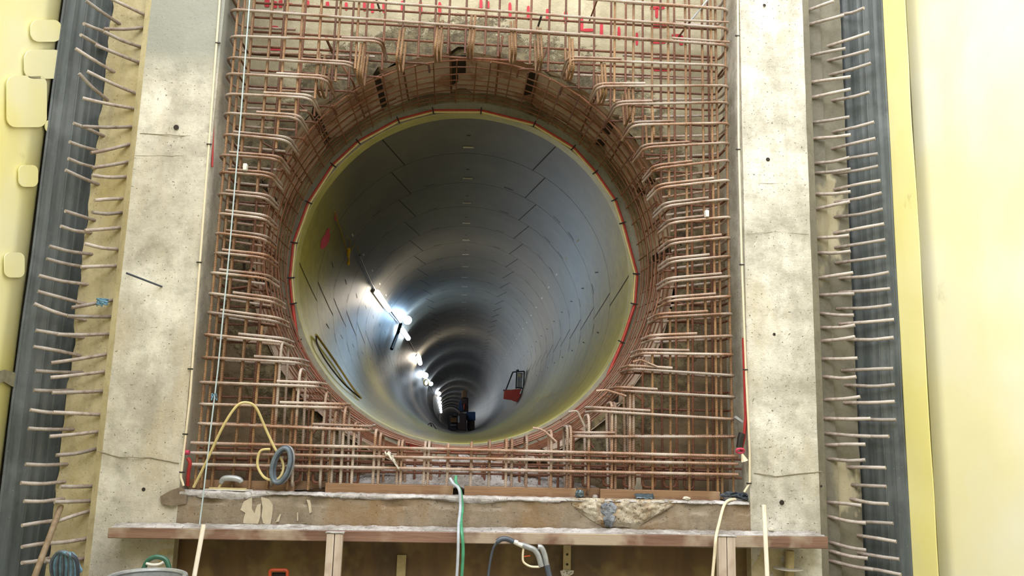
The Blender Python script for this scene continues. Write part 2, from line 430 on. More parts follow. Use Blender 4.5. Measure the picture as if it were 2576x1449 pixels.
# back wall of the recess with the round hole, polar grid
HR = 1.90
def backwall():
    b = MB(); b.sm = True; N = 144; K = 16; x0, x1, z0, z1 = -2.6, 2.75, 0.6, 7.2
    rows = []
    for i in range(N):
        a = 2*PI*i/N; dx, dz = math.cos(a), math.sin(a); ts = []
        if dx > 1e-6: ts.append((x1-XC)/dx)
        if dx < -1e-6: ts.append((x0-XC)/dx)
        if dz > 1e-6: ts.append((z1-ZC)/dz)
        if dz < -1e-6: ts.append((z0-ZC)/dz)
        T = min(ts); T = max(T, HR+0.12); row = []
        hr = HR + 0.07*nz((dx*3, dz*3, 0), 1.3) + 0.03*nz((dx*9, dz*9, 2), 1.7)
        for k in range(K+1):
            s = (k/K)**1.5; r = hr+(T-hr)*s
            w = max(0, 1-(r-hr)/0.42)
            y = 0.50 + w*(0.05+0.11*abs(nz((dx*r, dz*r, 1), 3.1))+0.05*nz((dx*r, dz*r, 4), 9))
            row.append((b.bm.verts.new((XC+dx*r, y, ZC+dz*r)), w))
        rows.append(row)
    for i in range(N):
        j = (i+1) % N
        for k in range(K):
            b.face([rows[i][k][0], rows[i][k+1][0], rows[j][k+1][0], rows[j][k][0]])
    return struct(b.build('wall_back', [M['back'], M['broken']], loc=(0, 0, 0)))
wb = backwall()
# soffit of the hole: plates with gaps
b = MB(); b.sm = True
ang = 0.0; N = 160
def sofr(i, y): 
    a = 2*PI*i/N
    return HR+0.03*nz((math.cos(a)*3, math.sin(a)*3, y*2), 1.3)
def sp(i, y, extra=0):
    a = 2*PI*i/N; r = sofr(i, y)+extra
    return Vector((XC+r*math.cos(a), y, ZC+r*math.sin(a)))
ys = [0.52, 0.7, 0.88, 1.06, 1.24, 1.42]
gaps = set()
random.seed(11)
for g in range(0, N, 10):
    if random.random() < 0.8: gg = g+random.choice([0, 1, 2]); gaps.add(gg % N); gaps.add((gg+1) % N) if random.random() < 0.4 else 0
V = [[b.bm.verts.new(sp(i, y, 0.05 if i in gaps else 0)) for y in ys] for i in range(N)]
for i in range(N):
    for k in range(5):
        b.mi = 1 if (i in gaps and random.random() < 0.75) else 0
        b.face([V[i][k], V[(i+1) % N][k], V[(i+1) % N][k+1], V[i][k+1]])
struct(b.build('trim_1', [M['soffit'], M['dark']], loc=(0, 0, 0)))
# added ring behind: stops light leaking in between soffit and lining
b = MB(); b.sm = True
b.lathe([(1.8, 1.43), (2.35, 1.43), (2.35, 0.62), (2.02, 0.62)], (XC, 0, ZC), 64, 'Y')
struct(b.build('added_light_seal_ring', M['broken'], loc=(0, 0, 0)))

# ------------------------------------------------------------------ tunnel lining
lining = thing('tunnel_lining', (XC, 1.40, ZC-R), 'circular grey concrete segment tunnel seen through the round opening', 'tunnel')
def ring_mesh(y0, y1, first=False):
    b = MB(); b.sm = True; S = 96
    def P(a, r, y): return Vector((XC+r*math.cos(a), y, ZC+r*math.sin(a)))
    g = 0.004
    prof = [(R, y0+g), (R, y1-g), (R+0.02, y1-g), (R+0.02, y1), (1.9, y1), (1.9, y0), (R+0.02, y0), (R+0.02, y0+g)]
    if first: prof = [(R, y0+0.004), (R, y0+0.13), (R, y1-g), (R+0.02, y1-g), (R+0.02, y1), (1.9, y1), (1.9, y0), (R+0.004, y0)]
    rings = []
    for (r, y) in prof:
        row = []
        for k in range(S):
            a = 2*PI*k/S; yy = y
            if first and abs(y-(y0+0.13)) < 1e-6: yy = y0+0.2-0.05*math.sin(a)+0.02*nz((math.cos(a)*4, math.sin(a)*4, 0), 1)
            row.append(b.bm.verts.new(P(a, r, yy)))
        rings.append(row)
    for i in range(len(prof)):
        j = (i+1) % len(prof)
        for k in range(S):
            q = (k+1) % S
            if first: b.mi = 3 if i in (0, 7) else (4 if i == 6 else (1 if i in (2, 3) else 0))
            else: b.mi = 1 if i in (1, 2, 6, 7) else 0
            b.face([rings[i][k], rings[j][k], rings[j][q], rings[i][q]], smooth=(i in (0, 1, 4)))
    L = y1-y0
    def strip(a0, s0, a1, s1, w, mi, lift=0.003):
        n = max(1, int(abs(a1-a0)/2.5)); b.mi = mi
        p0 = Vector((a0*R*PI/180, s0*L)); p1 = Vector((a1*R*PI/180, s1*L)); d = (p1-p0).normalized(); nn = Vector((-d.y, d.x))*w/2
        prev = None
        for t in range(n+1):
            c = p0.lerp(p1, t/n); vs = []
            for sg in (-1, 1):
                q = c+nn*sg; vs.append(b.bm.verts.new(P(q.x/R, R-lift, y0+q.y)))
            if prev: b.face([prev[0], prev[1], vs[1], vs[0]])
            prev = vs
    for (a0, a1) in ((123.3, 117.1), (57.8, 63.7), (2.0, -3.2), (178.0, 185.5)):
        strip(a0, 0.0 if not first else 0.14, a1, 1.0, 0.013, 1)
    strip(90.9-2.1, 0.83, 90.9+2.1, 0.83, 0.05, 2)
    strip(90.9-0.7, 0.52, 90.9+0.7, 0.52, 0.03, 1)
    if not first:
        for a in (150, 32):
            strip(a, 0.72, a+0.01, 0.84, 0.02, 2)
        for a in (72, 46, 36, 108, 135, 10, -8, 172, 196):
            strip(a-2.2, 0.93, a+2.2, 0.93, 0.022, 1)
        for a in (14, -12, 166, 192):
            strip(a, 0.45, a+1.2, 0.62, 0.015, 1)
    return b
Lr = 1.14; y0 = 1.40; y1 = 2.62
lining.rotation_euler = (-GR, 0, 0)
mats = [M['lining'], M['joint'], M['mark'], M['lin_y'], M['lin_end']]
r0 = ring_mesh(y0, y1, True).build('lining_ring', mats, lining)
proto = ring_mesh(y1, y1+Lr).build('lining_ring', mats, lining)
for k in range(1, 99):
    o = proto.copy(); COL.objects.link(o); o.parent = lining
    Y = y1+k*Lr; o.location = (bendx(Y), k*Lr, 0)
    o.rotation_euler = (0, 0, rd(1.26) if Y > 40 else 0)
    if Y > 40:                   # keep the ring turning about its own place
        c = Vector((0, y1+Lr/2-1.40, 0)); o.location = Vector((bendx(Y), k*Lr, 0)) + c - Matrix.Rotation(rd(1.26), 3, 'Z') @ c
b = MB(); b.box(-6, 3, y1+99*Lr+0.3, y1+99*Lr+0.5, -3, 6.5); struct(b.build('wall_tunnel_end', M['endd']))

# ------------------------------------------------------------------ front concrete frame
def slab(x0, x1, y0, y1, z0, z1, mats, fmi=0, tmi=0, amp=0.006, nx=14, nz_=60, name='', side=0, chip=None):
    """block whose front and top are gently uneven grids"""
    b = MB(); b.sm = True
    def F(u, v):
        x = x0+(x1-x0)*u; z = z0+(z1-z0)*v
        y = y0+amp*nz((x, 0, z), 2.0)+amp*0.6*nz((x, 3, z), 8)
        if 0 < u < 1 and 0 < v < 1 and chip: y += chip(x, z)
        return Vector((x, y, z))
    b.mi = fmi; G = b.grid(nx, nz_, F)
    b.mi = tmi
    def ext(vs):
        back = [b.bm.verts.new((v.co.x, y1, v.co.z)) for v in vs]
        for i in range(len(vs)-1): b.face([vs[i], vs[i+1], back[i+1], back[i]], smooth=False)
        return back
    ext([G[i][nz_] for i in range(nx+1)]); b.mi = fmi
    ext([G[i][0] for i in range(nx+1)])
    b.mi = side; ext([G[0][j] for j in range(nz_+1)]); ext([G[nx][j] for j in range(nz_+1)])
    return b
b = slab(-2.745, -2.14, 0, 0.5, 0, 7.2, None, nz_=140, chip=lambda x, z: 0.02*max(0, nz((x, 1, z), 3)-0.25)*3)
lc = b.build('concrete_column', M['col_l'], loc=(0, 0, 0)); tag(lc, 'pale concrete column on the left of the rebar recess, its top darker grey', 'column', 'columns framing the recess')
b = slab(2.34, 2.915, 0, 0.5, 0, 7.2, None, nz_=140, chip=lambda x, z: 0.015*max(0, nz((x, 1, z), 3)-0.3)*3)
rc = b.build('concrete_column', M['col_r'], loc=(0, 0, 0)); tag(rc, 'whitish grey concrete column on the right of the rebar recess', 'column', 'columns framing the recess')
def chipsill(x, z):
    d = 0
    if 0.9 < x < 1.75:
        w = max(0, 1-abs((x-1.3)/0.42))*min(1, (z-0.78)/0.12)
        lower = 1 if z > 0.8+abs(x-1.2)*0.25 else 0.2
        d += w*lower*(0.03+0.07*abs(nz((x, 5, z), 9)))
    if z > 0.97: d += 0.05*max(0, nz((x, 2, z), 5)+0.05)
    return d
b = slab(-2.139, 2.339, 0.0, 0.5, 0.70, SILL, None, nx=220, nz_=22, amp=0.008, tmi=1, chip=chipsill)
so = b.build('concrete_sill', [M['sill'], M['silltop']], loc=(0, 0, 0)); tag(so, 'brown stained wet concrete sill under the rebar cage between the columns', 'sill')
def patch(pts, par, mat, Y=-0.012):
    b = MB(); P = [at(x, y, Y) for x, y in pts]; Q = []
    for i in range(len(P)):
        for k in range(5):
            q = P[i].lerp(P[(i+1) % len(P)], k/5); q += Vector((0.008*nz(q, 11), 0, 0.01*nz(q, 9, 4))); Q.append(q)
    b.prism(Q, (0, 0.03, 0)); b.build('peeled_patch', M[mat], par)
patch([(613, 1262), (632, 1252), (634, 1280), (640, 1292), (648, 1270), (658, 1266), (655, 1300), (650, 1318), (612, 1316), (618, 1290), (604, 1282)], so, 'peel')
patch([(657, 1250), (676, 1256), (687, 1272), (684, 1300), (680, 1319), (663, 1316), (658, 1300), (662, 1276)], so, 'peel')
patch([(704, 1294), (707, 1294), (702, 1312), (694, 1314)], so, 'peel'); patch([(771, 1256), (778, 1258), (784, 1290), (779, 1294)], so, 'peel'); patch([(747, 1290), (750, 1290), (749, 1312), (746, 1312)], so, 'peel')
patch([(432, 1232), (455, 1226), (470, 1240), (468, 1268), (430, 1274), (404, 1268), (402, 1250)], so, 'dirt', -0.014)
def band(top, bot, n, m, amp, seed, par, mat, name, off=0.0):
    b = MB(); b.sm = True
    def F(u, v):
        t = u*(len(top)-1); i = min(int(t), len(top)-2); f = t-i
        A = Vector(top[i]).lerp(Vector(top[i+1]), f); B = Vector(bot[i]).lerp(Vector(bot[i+1]), f)
        q = A.lerp(B, v); p = at(q.x, q.y, 0.0); e = min(1, 6*u, 6*(1-u), 5*v+0.3, 5*(1-v))
        p.y = 0.006-off-e*amp*(0.4+abs(nz(p, 11, seed))+0.8*abs(nz(p, 27, seed)))
        p.z += 0.012*nz(p, 7, seed)*(1-e)
        return p
    b.grid(n, m, F); b.build(name, M[mat], par)
band([(1425, 1252), (1480, 1252), (1540, 1254), (1600, 1256), (1660, 1258), (1712, 1260)], [(1432, 1264), (1462, 1292), (1520, 1326), (1600, 1328), (1650, 1300), (1700, 1268)], 90, 26, 0.03, 2, so, 'chip', 'broken_patch')
band([(1508, 1270), (1520, 1262), (1540, 1262), (1552, 1275)], [(1512, 1300), (1520, 1322), (1538, 1326), (1550, 1300)], 24, 24, 0.02, 5, so, 'chipdark', 'dark_damp_patch', 0.022)
b = MB(); b.sm = True; NX = 300
prow = []
for i in range(NX+1):
    x = -2.13+4.46*i/NX; w = max(0, nz((x, 7, 0), 2.2)+0.25)*0.07+0.012*abs(nz((x, 3, 0), 14))+0.006
    if 0.8 < x < 1.8: w *= 0.4
    prow.append([b.bm.verts.new((x, yy+0.006*nz((x, yy, 1), 20), zz+0.006*nz((x, zz, 2), 22))) for yy, zz in ((0.075, SILL+0.002), (0.04, SILL+0.012), (0.0, SILL+0.008), (-0.016, SILL-0.006), (-0.016, SILL-w*0.4-0.006), (-0.004, SILL-w*0.7-0.008))])
for i in range(NX):
    for j in range(5): b.face([prow[i][j], prow[i+1][j], prow[i+1][j+1], prow[i][j+1]])
b.build('mortar_edge', M['silltop'], so)
# chamfers on the outer column edges
b = MB(); b.prism([(-2.745, 0.0, 0), (-2.82, 0.07, 0), (-2.82, 0.2, 0), (-2.745, 0.2, 0)], (0, 0, 7.2)); b.build('chamfer', M['cham'], lc)
b = MB(); b.prism([(2.915, 0.0, 0), (2.995, 0.05, 0), (2.995, 0.2, 0), (2.915, 0.2, 0)], (0, 0, 7.2)); b.build('chamfer', M['cham_r'], rc)
# form-tie holes and day joints on the columns
def hole(px, py, r, par, mat):
    p = at(px, py, -0.004); b = MB()
    b.lathe([(0.001, 0.0), (r*0.55, 0.0), (r*0.6, -0.001), (r, 0.001)], p, 16, 'Y'); b.build('tie_hole', mat, par)
for (px, py, r) in ((443, 320, 0.022), (361, 1231, 0.014)): hole(px, py, r, lc, M['dark'])
for (px, py, r) in ((1223+700, 13, 0.014), (1932, 401, 0.018), (1948, 841, 0.013), (1967, 1264, 0.02), (2066, 1223, 0.01)): hole(px, py, r, rc, M['dark'])
def crack(pts, par, w=0.006, Y=-0.002, mat='crack'):
    b = MB(); P = [at(x, y, Y+0.001) for x, y in pts]; Q = []
    for i in range(len(P)-1):
        for k in range(6):
            t = k/6; q = P[i].lerp(P[i+1], t); q.z += 0.006*nz(q, 14); Q.append(q)
    Q.append(P[-1]); b.tube(Q, w/2, 5); b.build('joint_crack', M[mat], par)
crack([(352, 335), (430, 340), (520, 345)], lc); crack([(340, 392), (430, 392), (515, 394)], lc, 0.004)
crack([(245, 1135), (300, 1150), (380, 1152), (450, 1165)], lc, 0.008)
crack([(1875, 461), (1950, 462), (2030, 464)], rc, 0.004); crack([(1880, 588), (1950, 583), (2035, 590)], rc, 0.003)
crack([(1897, 1190), (1950, 1198), (2010, 1192), (2066, 1186)], rc, 0.008)

# rear walls either side
b = slab(-3.14, -2.80, 0.17, 0.5, 0, 7.2, None, nx=8, nz_=160, amp=0.012)
for v in b.bm.verts:
    if v.co.x < -3.13: v.co.x += 0.05*nz((0, 0, v.co.z), 2.2)+0.02*nz((0, 1, v.co.z), 8)
struct(b.build('wall_left_rear', M['rear_l'], loc=(0, 0, 0)))
b = slab(2.99, 3.14, 0.14, 0.5, 0, 7.2, None, nx=6, nz_=120, amp=0.012)
struct(b.build('wall_right_rear', M['rear_r2'], loc=(0, 0, 0)))
b = slab(3.14, 3.36, 0.19, 0.5, 0, 7.2, None, nx=6, nz_=120, amp=0.015)
struct(b.build('wall_right_rear', M['rear_r'], loc=(0, 0, 0)))
# outer walls
b = MB(); b.box(-4.2, 4.2, -10.3, -10, 0, 7.0); struct(b.build('wall_front', M['floor']))
b = MB(); b.box(-4.0, -3.56, -10, 0.6, 0, 7.2); struct(b.build('wall_left', M['rear_l']))
b = MB(); b.box(3.74, 4.2, -10, 0.6, 0, 7.2); struct(b.build('wall_right', M['rear_l']))
b = MB(); b.box(-3.6, -3.0, 0.42, 0.6, 0, 7.2); b.box(3.3, 3.8, 0.42, 0.6, 0, 7.2); struct(b.build('wall_rear_corners', M['broken']))

# waterstops: ribbed strips running up both corners
def waterstop(xa, ya, xb, yb, side):
    b = MB(); b.sm = True; pr = []
    n = 60
    for i in range(n+1):
        t = i/n; ribs = sum(0.016*math.exp(-((t-c)/0.022)**2) for c in (0.1, 0.24, 0.4, 0.48, 0.62, 0.78, 0.93))
        pr.append((xa+(xb-xa)*t, ya+(yb-ya)*t-ribs))
    def F(u, v):
        x, y = pr[int(round(u*n))]; z = v*7.2
        return Vector((x+0.012*nz((0, 3, z), 0.9), y+0.008*nz((u, 0, z), 1.4), z))
    b.grid(n, 60, F)
    return b
o = waterstop(-3.10, 0.36, -3.455, -0.02, -1).build('waterstop', M['wstop'], solid=0.008)
tag(o, 'dark grey ribbed rubber waterstop strip beside the left yellow membrane', 'waterstop', 'waterstops in the corners')
o = waterstop(3.33, 0.33, 3.645, -0.02, 1).build('waterstop', M['wstop'], solid=0.008)
tag(o, 'dark grey ribbed rubber waterstop strip beside the right yellow membrane', 'waterstop', 'waterstops in the corners')
# membranes
def memb(x, y0, y1, amp, seed, sgn):
    b = MB(); b.sm = True
    def F(u, v):
        y = y0+(y1-y0)*u; z = v*7.2
        w = min(1, u*4)
        return Vector((x+sgn*amp*w*(nz((0, y, z), 0.9, seed)+0.35*nz((0, y, z), 2.4, seed)), y, z))
    b.grid(40, 50, F); return b
ml = thing('waterproof_membrane', (-3.46, -0.02, 0), 'yellow plastic waterproofing sheet with welded patches on the left wall', 'membrane', 'yellow membranes')
memb(-3.475, -0.01, -9.9, 0.02, 1, 1).build('sheet', M['memb'], ml, solid=0.004)
mr = thing('waterproof_membrane', (3.65, -0.02, 0), 'glaring pale yellow waterproofing sheet with a vertical seam on the right wall', 'membrane', 'yellow membranes')
memb(3.66, -0.33, -9.9, 0.05, 5, -1).build('sheet', M['membr'], mr, solid=0.004)
memb(3.652, -0.01, -0.36, 0.008, 9, -1).build('edge_strip', M['memb2'], mr, solid=0.004)
def rrect(px0, py0, px1, py1, rpx, X, dx, n=5, sk=0):
    cs = []
    for (cx, cy, a0) in ((px1-rpx, py0+rpx, -90), (px1-rpx, py1-rpx, 0), (px0+rpx, py1-rpx, 90), (px0+rpx, py0+rpx, 180)):
        for k in range(n+1):
            a = rd(a0+90*k/n); yy = cy+rpx*math.sin(a); xx = cx+rpx*math.cos(a)+sk*(yy-py0)
            cs.append(atX(xx, yy, X))
    return MB().prism(cs, (dx, 0, 0))
for q in ((78, 50, 155, 105, 20), (62, 125, 160, 198, 22), (18, 190, 118, 320, 22), (114, 300, 151, 336, 17), (48, 415, 96, 470, 15), (12, 635, 62, 698, 15), (-30, 1352, 27, 1400, 8)):
    rrect(*q, -3.448, -0.006).build('welded_patch', M['memb'], ml)

P = [atX(x, y, -3.45) for x, y in ((-30, 940), (-5, 935), (12, 930), (40, 938), (54, 934), (53, 955), (50, 978), (30, 972), (10, 960), (-30, 975))]
b = MB(); b.prism(P, (-0.004, 0, 0)); b.build('mud_smear', M['mudg'], ml)
# ------------------------------------------------------------------ starter bars
RINN = [(2033,26,2098,2),(2036,61,2124,38),(2038,140,2127,122),(2041,207,2140,193),(2044,245,2140,224),(2047,308,2137,294),(2052,348,2140,339),(2058,410,2137,396),(2058,435,2140,425),(2056,488,2140,482),(2060,524,2138,507),(2062,598,2136,592),(2066,636,2140,632),(2068,698,2146,686),(2070,742,2149,739),(2071,789,2148,793),(2074,824,2151,818),(2076,857,2151,847),(2078,903,2157,901),(2080,948,2154,948),(2085,1005,2164,998),(2087,1053,2190,1053),(2089,1091,2190,1098),(2091,1119,2177,1118),(2093,1155,2177,1157),(2091,1264,2167,1272),(2092,1301,2178,1316),(2096,1366,2179,1384),(2096,1388,2183,1405),(2098,1413,2196,1433)]
ROUT = [(2122,36,2173,20),(2089,114,2187,82),(2090,151,2186,126),(2094,187,2191,159),(2100,252,2187,232),(2106,330,2199,307),(2102,372,2202,348),(2110,402,2208,387),(2105,436,2209,418),(2107,475,2215,454),(2112,507,2218,485),(2112,545,2221,526),(2112,584,2224,563),(2115,621,2227,603),(2116,660,2230,645),(2123,699,2236,685),(2125,735,2239,726),(2119,776,2243,767),(2126,814,2249,804),(2140,854,2248,849),(2132,932,2247,927),(2140,969,2251,968),(2137,1013,2251,1010),(2160,1053,2254,1056),(2160,1096,2236,1098),(2140,1175,2228,1177),(2147,1220,2230,1224),(2145,1256,2235,1268),(2165,1313,2247,1317),(2165,1348,2255,1363),(2165,1392,2262,1407),(2180,1429,2267,1446)]
LINN = [(365,38,265,-10),(358,70,262,72),(353,118,262,80),(348,157,240,113),(337,233,219,179),(331,272,208,247),(328,319,207,318),(321,364,229,385),(318,408,232,422),(315,445,232,441),(303,500,238,504),(303,535,232,534),(300,573,214,580),(296,627,213,613),(290,669,204,672),(283,755,181,774),(277,797,170,795),(270,840,145,841),(268,891,129,913),(262,935,127,950),(257,984,131,988),(252,1043,134,1037),(246,1086,125,1098),(238,1130,141,1145),(234,1223,152,1224),(230,1260,137,1263),(222,1286,135,1315),(217,1355,117,1367),(210,1405,113,1412)]
LOUT = [(296,57,217,2),(265,80,211,60),(250,115,203,88),(280,177,190,122),(265,247,199,185),(256,340,185,310),(240,377,175,357),(238,421,172,399),(242,462,165,428),(234,553,164,531),(225,585,153,569),(226,639,124,619),(215,672,117,651),(216,715,98,693),(214,765,95,733),(206,803,86,764),(201,848,90,831),(194,893,84,872),(200,937,89,933),(180,982,85,982),(180,1040,76,1031),(177,1080,71,1078),(162,1168,64,1168),(157,1212,52,1215),(155,1255,60,1261),(135,1310,55,1322),(125,1365,55,1376),(120,1405,55,1416)]
ORD = ['topmost', 'second', 'third', 'fourth', 'fifth', 'sixth', 'seventh', 'eighth', 'ninth', 'tenth', 'eleventh', 'twelfth', 'thirteenth', 'fourteenth', 'fifteenth', 'sixteenth', 'seventeenth', 'eighteenth', 'nineteenth', 'twentieth']
def ordn(i, n):
    if i < 16: return ORD[i] if i == 0 else ORD[i]+' from the top'
    j = n-1-i
    return 'lowest' if j == 0 else ORD[j]+' from the bottom'
def starters(lst, yr, yt, txt, grp, r=0.0145):
    for i, (x0, y0, x1, y1) in enumerate(lst):
        a = at(x0, y0, yr); c = at(x1, y1, yt)
        mid = (a+c)/2 + Vector((random.uniform(-.006, .006), 0, random.uniform(-.012, .004)))
        d = (c-a).normalized()
        b = MB(); pts = spline([a-d*0.05, a, mid, c], 5)
        b.tube(pts, lambda t, s=random.random()*9: r*(1+0.13*nz((t*9, s, 0), 1.4)), 10)
        o = b.build('starter_bar', M['starter'], loc=a)
        tag(o, 'rusty starter bar %s, %s' % (txt, ordn(i, len(lst))), 'rebar', grp)
starters(LINN, 0.155, -0.06, 'in the inner row against the left column', 'inner starter bars left')
starters(LOUT, 0.16, -0.06, 'in the outer row over the left waterstop', 'outer starter bars left')
starters(RINN, 0.125, -0.02, 'in the inner row against the right column', 'inner starter bars right')
starters(ROUT, 0.175, -0.03, 'in the outer row over the right waterstop', 'outer starter bars right')
a = at(407, 721, 0.02); c = at(318, 687, -0.26)
b = MB(); b.tube([a, c], 0.008, 8); tag(b.build('steel_pin', M['greyd'], loc=a), 'thin grey steel rod poking out of the left column face', 'rod')
# rag on a starter bar
b = MB(); random.seed(3)
p = at(262, 762, 0.10)
b.grid(8, 8, lambda u, v: p+Vector(((u-0.5)*0.09+0.015*nz((u, v, 0), 5), -0.035-0.03*math.sin(u*PI)+0.02*nz((u, v, 1), 6), 0.03-0.10*v*(0.5+0.5*abs(nz((u*2, v, 2), 2))))))
tag(b.build('rag', M['cyan'], solid=0.004), 'small pale blue rag hooked on a starter bar left of the column', 'rag')

# ------------------------------------------------------------------ rebar cage
cage = thing('rebar_cage', (0, 0.2, SILL), 'tied cage of rusty reinforcing bars around the round tunnel opening', 'rebar cage')
YF, YR = 0.055, 0.36
def loop(xo, yo, xi, yi, lap=True, lapx=None, br=0.10, kick=0):
    A = at(xo, yo, YF); B = at(xi, yi, YF)
    s = 1 if B.x > A.x else -1
    Ar = A.copy(); Ar.y = YR; Br = B.copy(); Br.y = YR+0.06
    b = MB()
    P = [Br*1.0+Vector((-s*0.06, -0.05, 0)), Ar, A, B, Br]
    P = [Vector((B.x-s*0.08, YR, B.z)), Ar, A, B, Br+Vector((s*0.02, 0, -0.01))]
    b.tube(rnd(P, br, 7), 0.0115, 8); b.build('stirrup', M['rb_h'], cage)
    if lap:
        off = Vector((s*0.015, 0.012, 0.03)); l = random.uniform(0.32, 0.5) if lapx is None else lapx
        l = min(l, abs(B.x-A.x)*0.85)
        b = MB(); P = [B+off-Vector((s*l, 0, 0))+(A-B).normalized()*0.0, B+off, Br+off]
        P[0].z = B.z+off.z+(A.z-B.z)*l/abs(B.x-A.x)
        b.tube(rnd(P, br, 7), 0.0115, 8); b.build('lap_bar', M['rb_h'], cage)
LH = [(573,90,957,104),(567,143,885,163),(563,184,820,198),(562,235,780,246),(558,283,748,296),(557,336,722,352),(548,388,698,400),(547,431,678,442),(543,485,668,497),(543,535,664,549),(536,584,662,600),(533,634,664,648),(524,684,668,700),(519,736,684,758),(516,784,694,808),(508,840,708,860),(503,898,748,912),(496,961,795,972),(496,1016,858,1026),(492,1065,925,1082)]
RH = [(1836,165,1432,150),(1838,215,1505,217),(1838,257,1552,263),(1839,309,1592,314),(1840,358,1622,371),(1840,401,1648,424),(1840,451,1660,472),(1840,499,1676,518),(1843,544,1688,560),(1843,596,1690,612),(1844,643,1690,658),(1844,694,1686,708),(1845,744,1688,756),(1847,788,1662,798),(1848,844,1645,852),(1850,892,1617,888),(1853,945,1590,928),(1855,999,1560,983),(1852,1055,1496,1034),(1856,1099,1440,1098)]
random.seed(21)
for q in LH: loop(*q)
for q in RH: loop(*q)
# bars across the whole width: top and bottom
def across(x0, y0, x1, y1, Y, bend, r=0.0125, mat='rb_h', name='horizontal_bar'):
    A = at(x0, y0, Y); B = at(x1, y1, Y); b = MB()
    P = [A, B]
    if bend: P = [A+Vector((0.5, YR-Y, 0)), A+Vector((0, YR-Y, 0)), A, B, B+Vector((0, YR-Y, 0)), B+Vector((-0.9, YR-Y, 0))]
    b.tube(rnd(P, 0.09, 6) if bend else P, r, 8); b.build(name, M[mat], cage)
for (y0, y1) in ((23, 114), (-22, 71), (-68, 23), (-112, -22), (-156, -66)): across(576, y0, 1836, y1, YF, True)
for (y0, y1) in ((1114, 1148), (1139, 1167), (1168, 1194)): across(480, y0, 1857, y1, YF-0.01, False)
for (y0, y1) in ((1126, 1156), (1152, 1180), (1180, 1203)): across(500, y0, 1866, y1, YF+0.05, False, 0.009, 'rb_r')
across(1700, 50, 1833, 56, YF, False, 0.009); across(1690, 95, 1835, 106, YF, False, 0.009)
for z in (5.32, 5.18, 5.04, 4.9): 
    b = MB(); b.tube([(-2.02, YR+0.03, z), (2.25, YR+0.03, z+0.0)], 0.011, 8); b.build('rear_bar', M['rb_r'], cage)
for z in (1.2, 1.27):
    b = MB(); b.tube([(-2.02, YR+0.03, z), (2.25, YR+0.03, z)], 0.011, 8); b.build('rear_bar', M['rb_r'], cage)
# rear horizontals left and right
RCi = 1.76
for k in range(23):
    z = 1.78+k*0.152
    h = z-ZC
    if abs(h) < RCi: xe = math.sqrt(RCi*RCi-h*h)
    else: xe = 0.1
    if z > 4.85: continue
    for s, xo in ((-1, -2.02), (1, 2.24)):
        if abs(xo)-xe < 0.08: continue
        b = MB(); b.tube(rnd([(xo, YF+0.1, z), (xo, YR+0.02, z), (XC+s*xe, YR+0.02, z), (XC+s*(xe-0.0), YR+0.2, z)], 0.06), 0.010, 7); b.build('rear_bar', M['rb_r'], cage)
# vertical bars
def vbar(x, Y, mat, jog=0.0, r=0.011):
    d = abs(x-XC); zt = 7.0
    if d >= 1.78:
        b = MB(); b.tube([(x, Y, SILL+0.02), (x+jog, Y+random.uniform(-.006, .006), 3), (x, Y, zt)], r, 7); b.build('vertical_bar', M[mat], cage)
    else:
        h = math.sqrt(1.78*1.78-d*d)
        zz = ZC+h+0.03; b = MB()
        b.tube([(x, Y, zz), (x+jog, Y, zt)], r, 7); b.build('vertical_bar', M[mat], cage)
        zz = ZC-h-0.04
        if zz > SILL+0.15:
            b = MB(); b.tube([(x, Y, SILL+0.02), (x, Y, zz)], r, 7); b.build('vertical_bar', M[mat], cage)
FV = [(x, 1000) for x in (510, 526, 552, 603, 645, 689, 738, 790)]+[(x, 1000) for x in (1841, 1813, 1802, 1778, 1732, 1686, 1641, 1590, 1540)]
fx = [at(x, y, YF+0.03).x for x, y in FV]
x = fx[7]+0.16
while x < min(fx[8:])-0.08: fx.append(x); x += 0.152
for x in fx: vbar(x, YF+0.028, 'rb_v', random.uniform(-.01, .01))
random.seed(5)
x = -2.0
while x < 2.25:
    vbar(x+random.uniform(-.02, .02), YR-0.02, 'rb_r', random.uniform(-.01, .01), 0.0105); x += 0.148
# hairpins over and under the opening, in vertical planes
def hair(x, zb, zt, top, mat='rb_h', r=0.0115, skew=0.0):
    b = MB(); y0, y1 = YF+0.02, YR-0.03
    if top: P = [(x, y0, zt), (x+skew, y0, zb), (x+skew, y1, zb-0.02), (x, y1, zt)]
    else: P = [(x+0.02, y1, SILL+0.03), (x+skew, y1, zt-0.02), (x+skew, y0, zt), (x, y0, SILL+0.04), (x, y0+0.14, SILL+0.03)]
    b.tube(rnd(P, 0.09 if not top else 0.07, 7), r, 8); b.build('hooked_bar', M[mat], cage)
random.seed(9)
for (px, py) in ((709,855),(755,925),(820,985),(845,1024),(868,1022),(893,1062),(945,1080),(957,1090),(1003,1107),(1012,1107),(1070,1110),(1080,1110),(1128,1116),(1187,1112),(1233,1107),(1275,1104),(1289,1104),(1326,1095),(1388,1082),(1428,1070),(1437,1071),(1482,1042),(1540,1010),(1549,1011),(1585,970),(1594,971)):
    p = at(px, py, YF+0.02); hair(p.x, 0, p.z, False)
for (px, py) in ((800,215),(812,218),(904,185),(912,188),(1003,150),(1012,152),(1100,125),(1110,125),(1184,118),(1193,118),(1283,128),(1292,130),(1350,150),(1358,150),(1430,170),(1438,172),(1512,232),(1520,234),(1580,290),(1590,292),(1640,345)):
    p = at(px, py, YF+0.02); hair(p.x, p.z, p.z+0.27+0.05*random.random(), True, 'rb_v', skew=-0.02*(1 if p.x < 0 else -1))
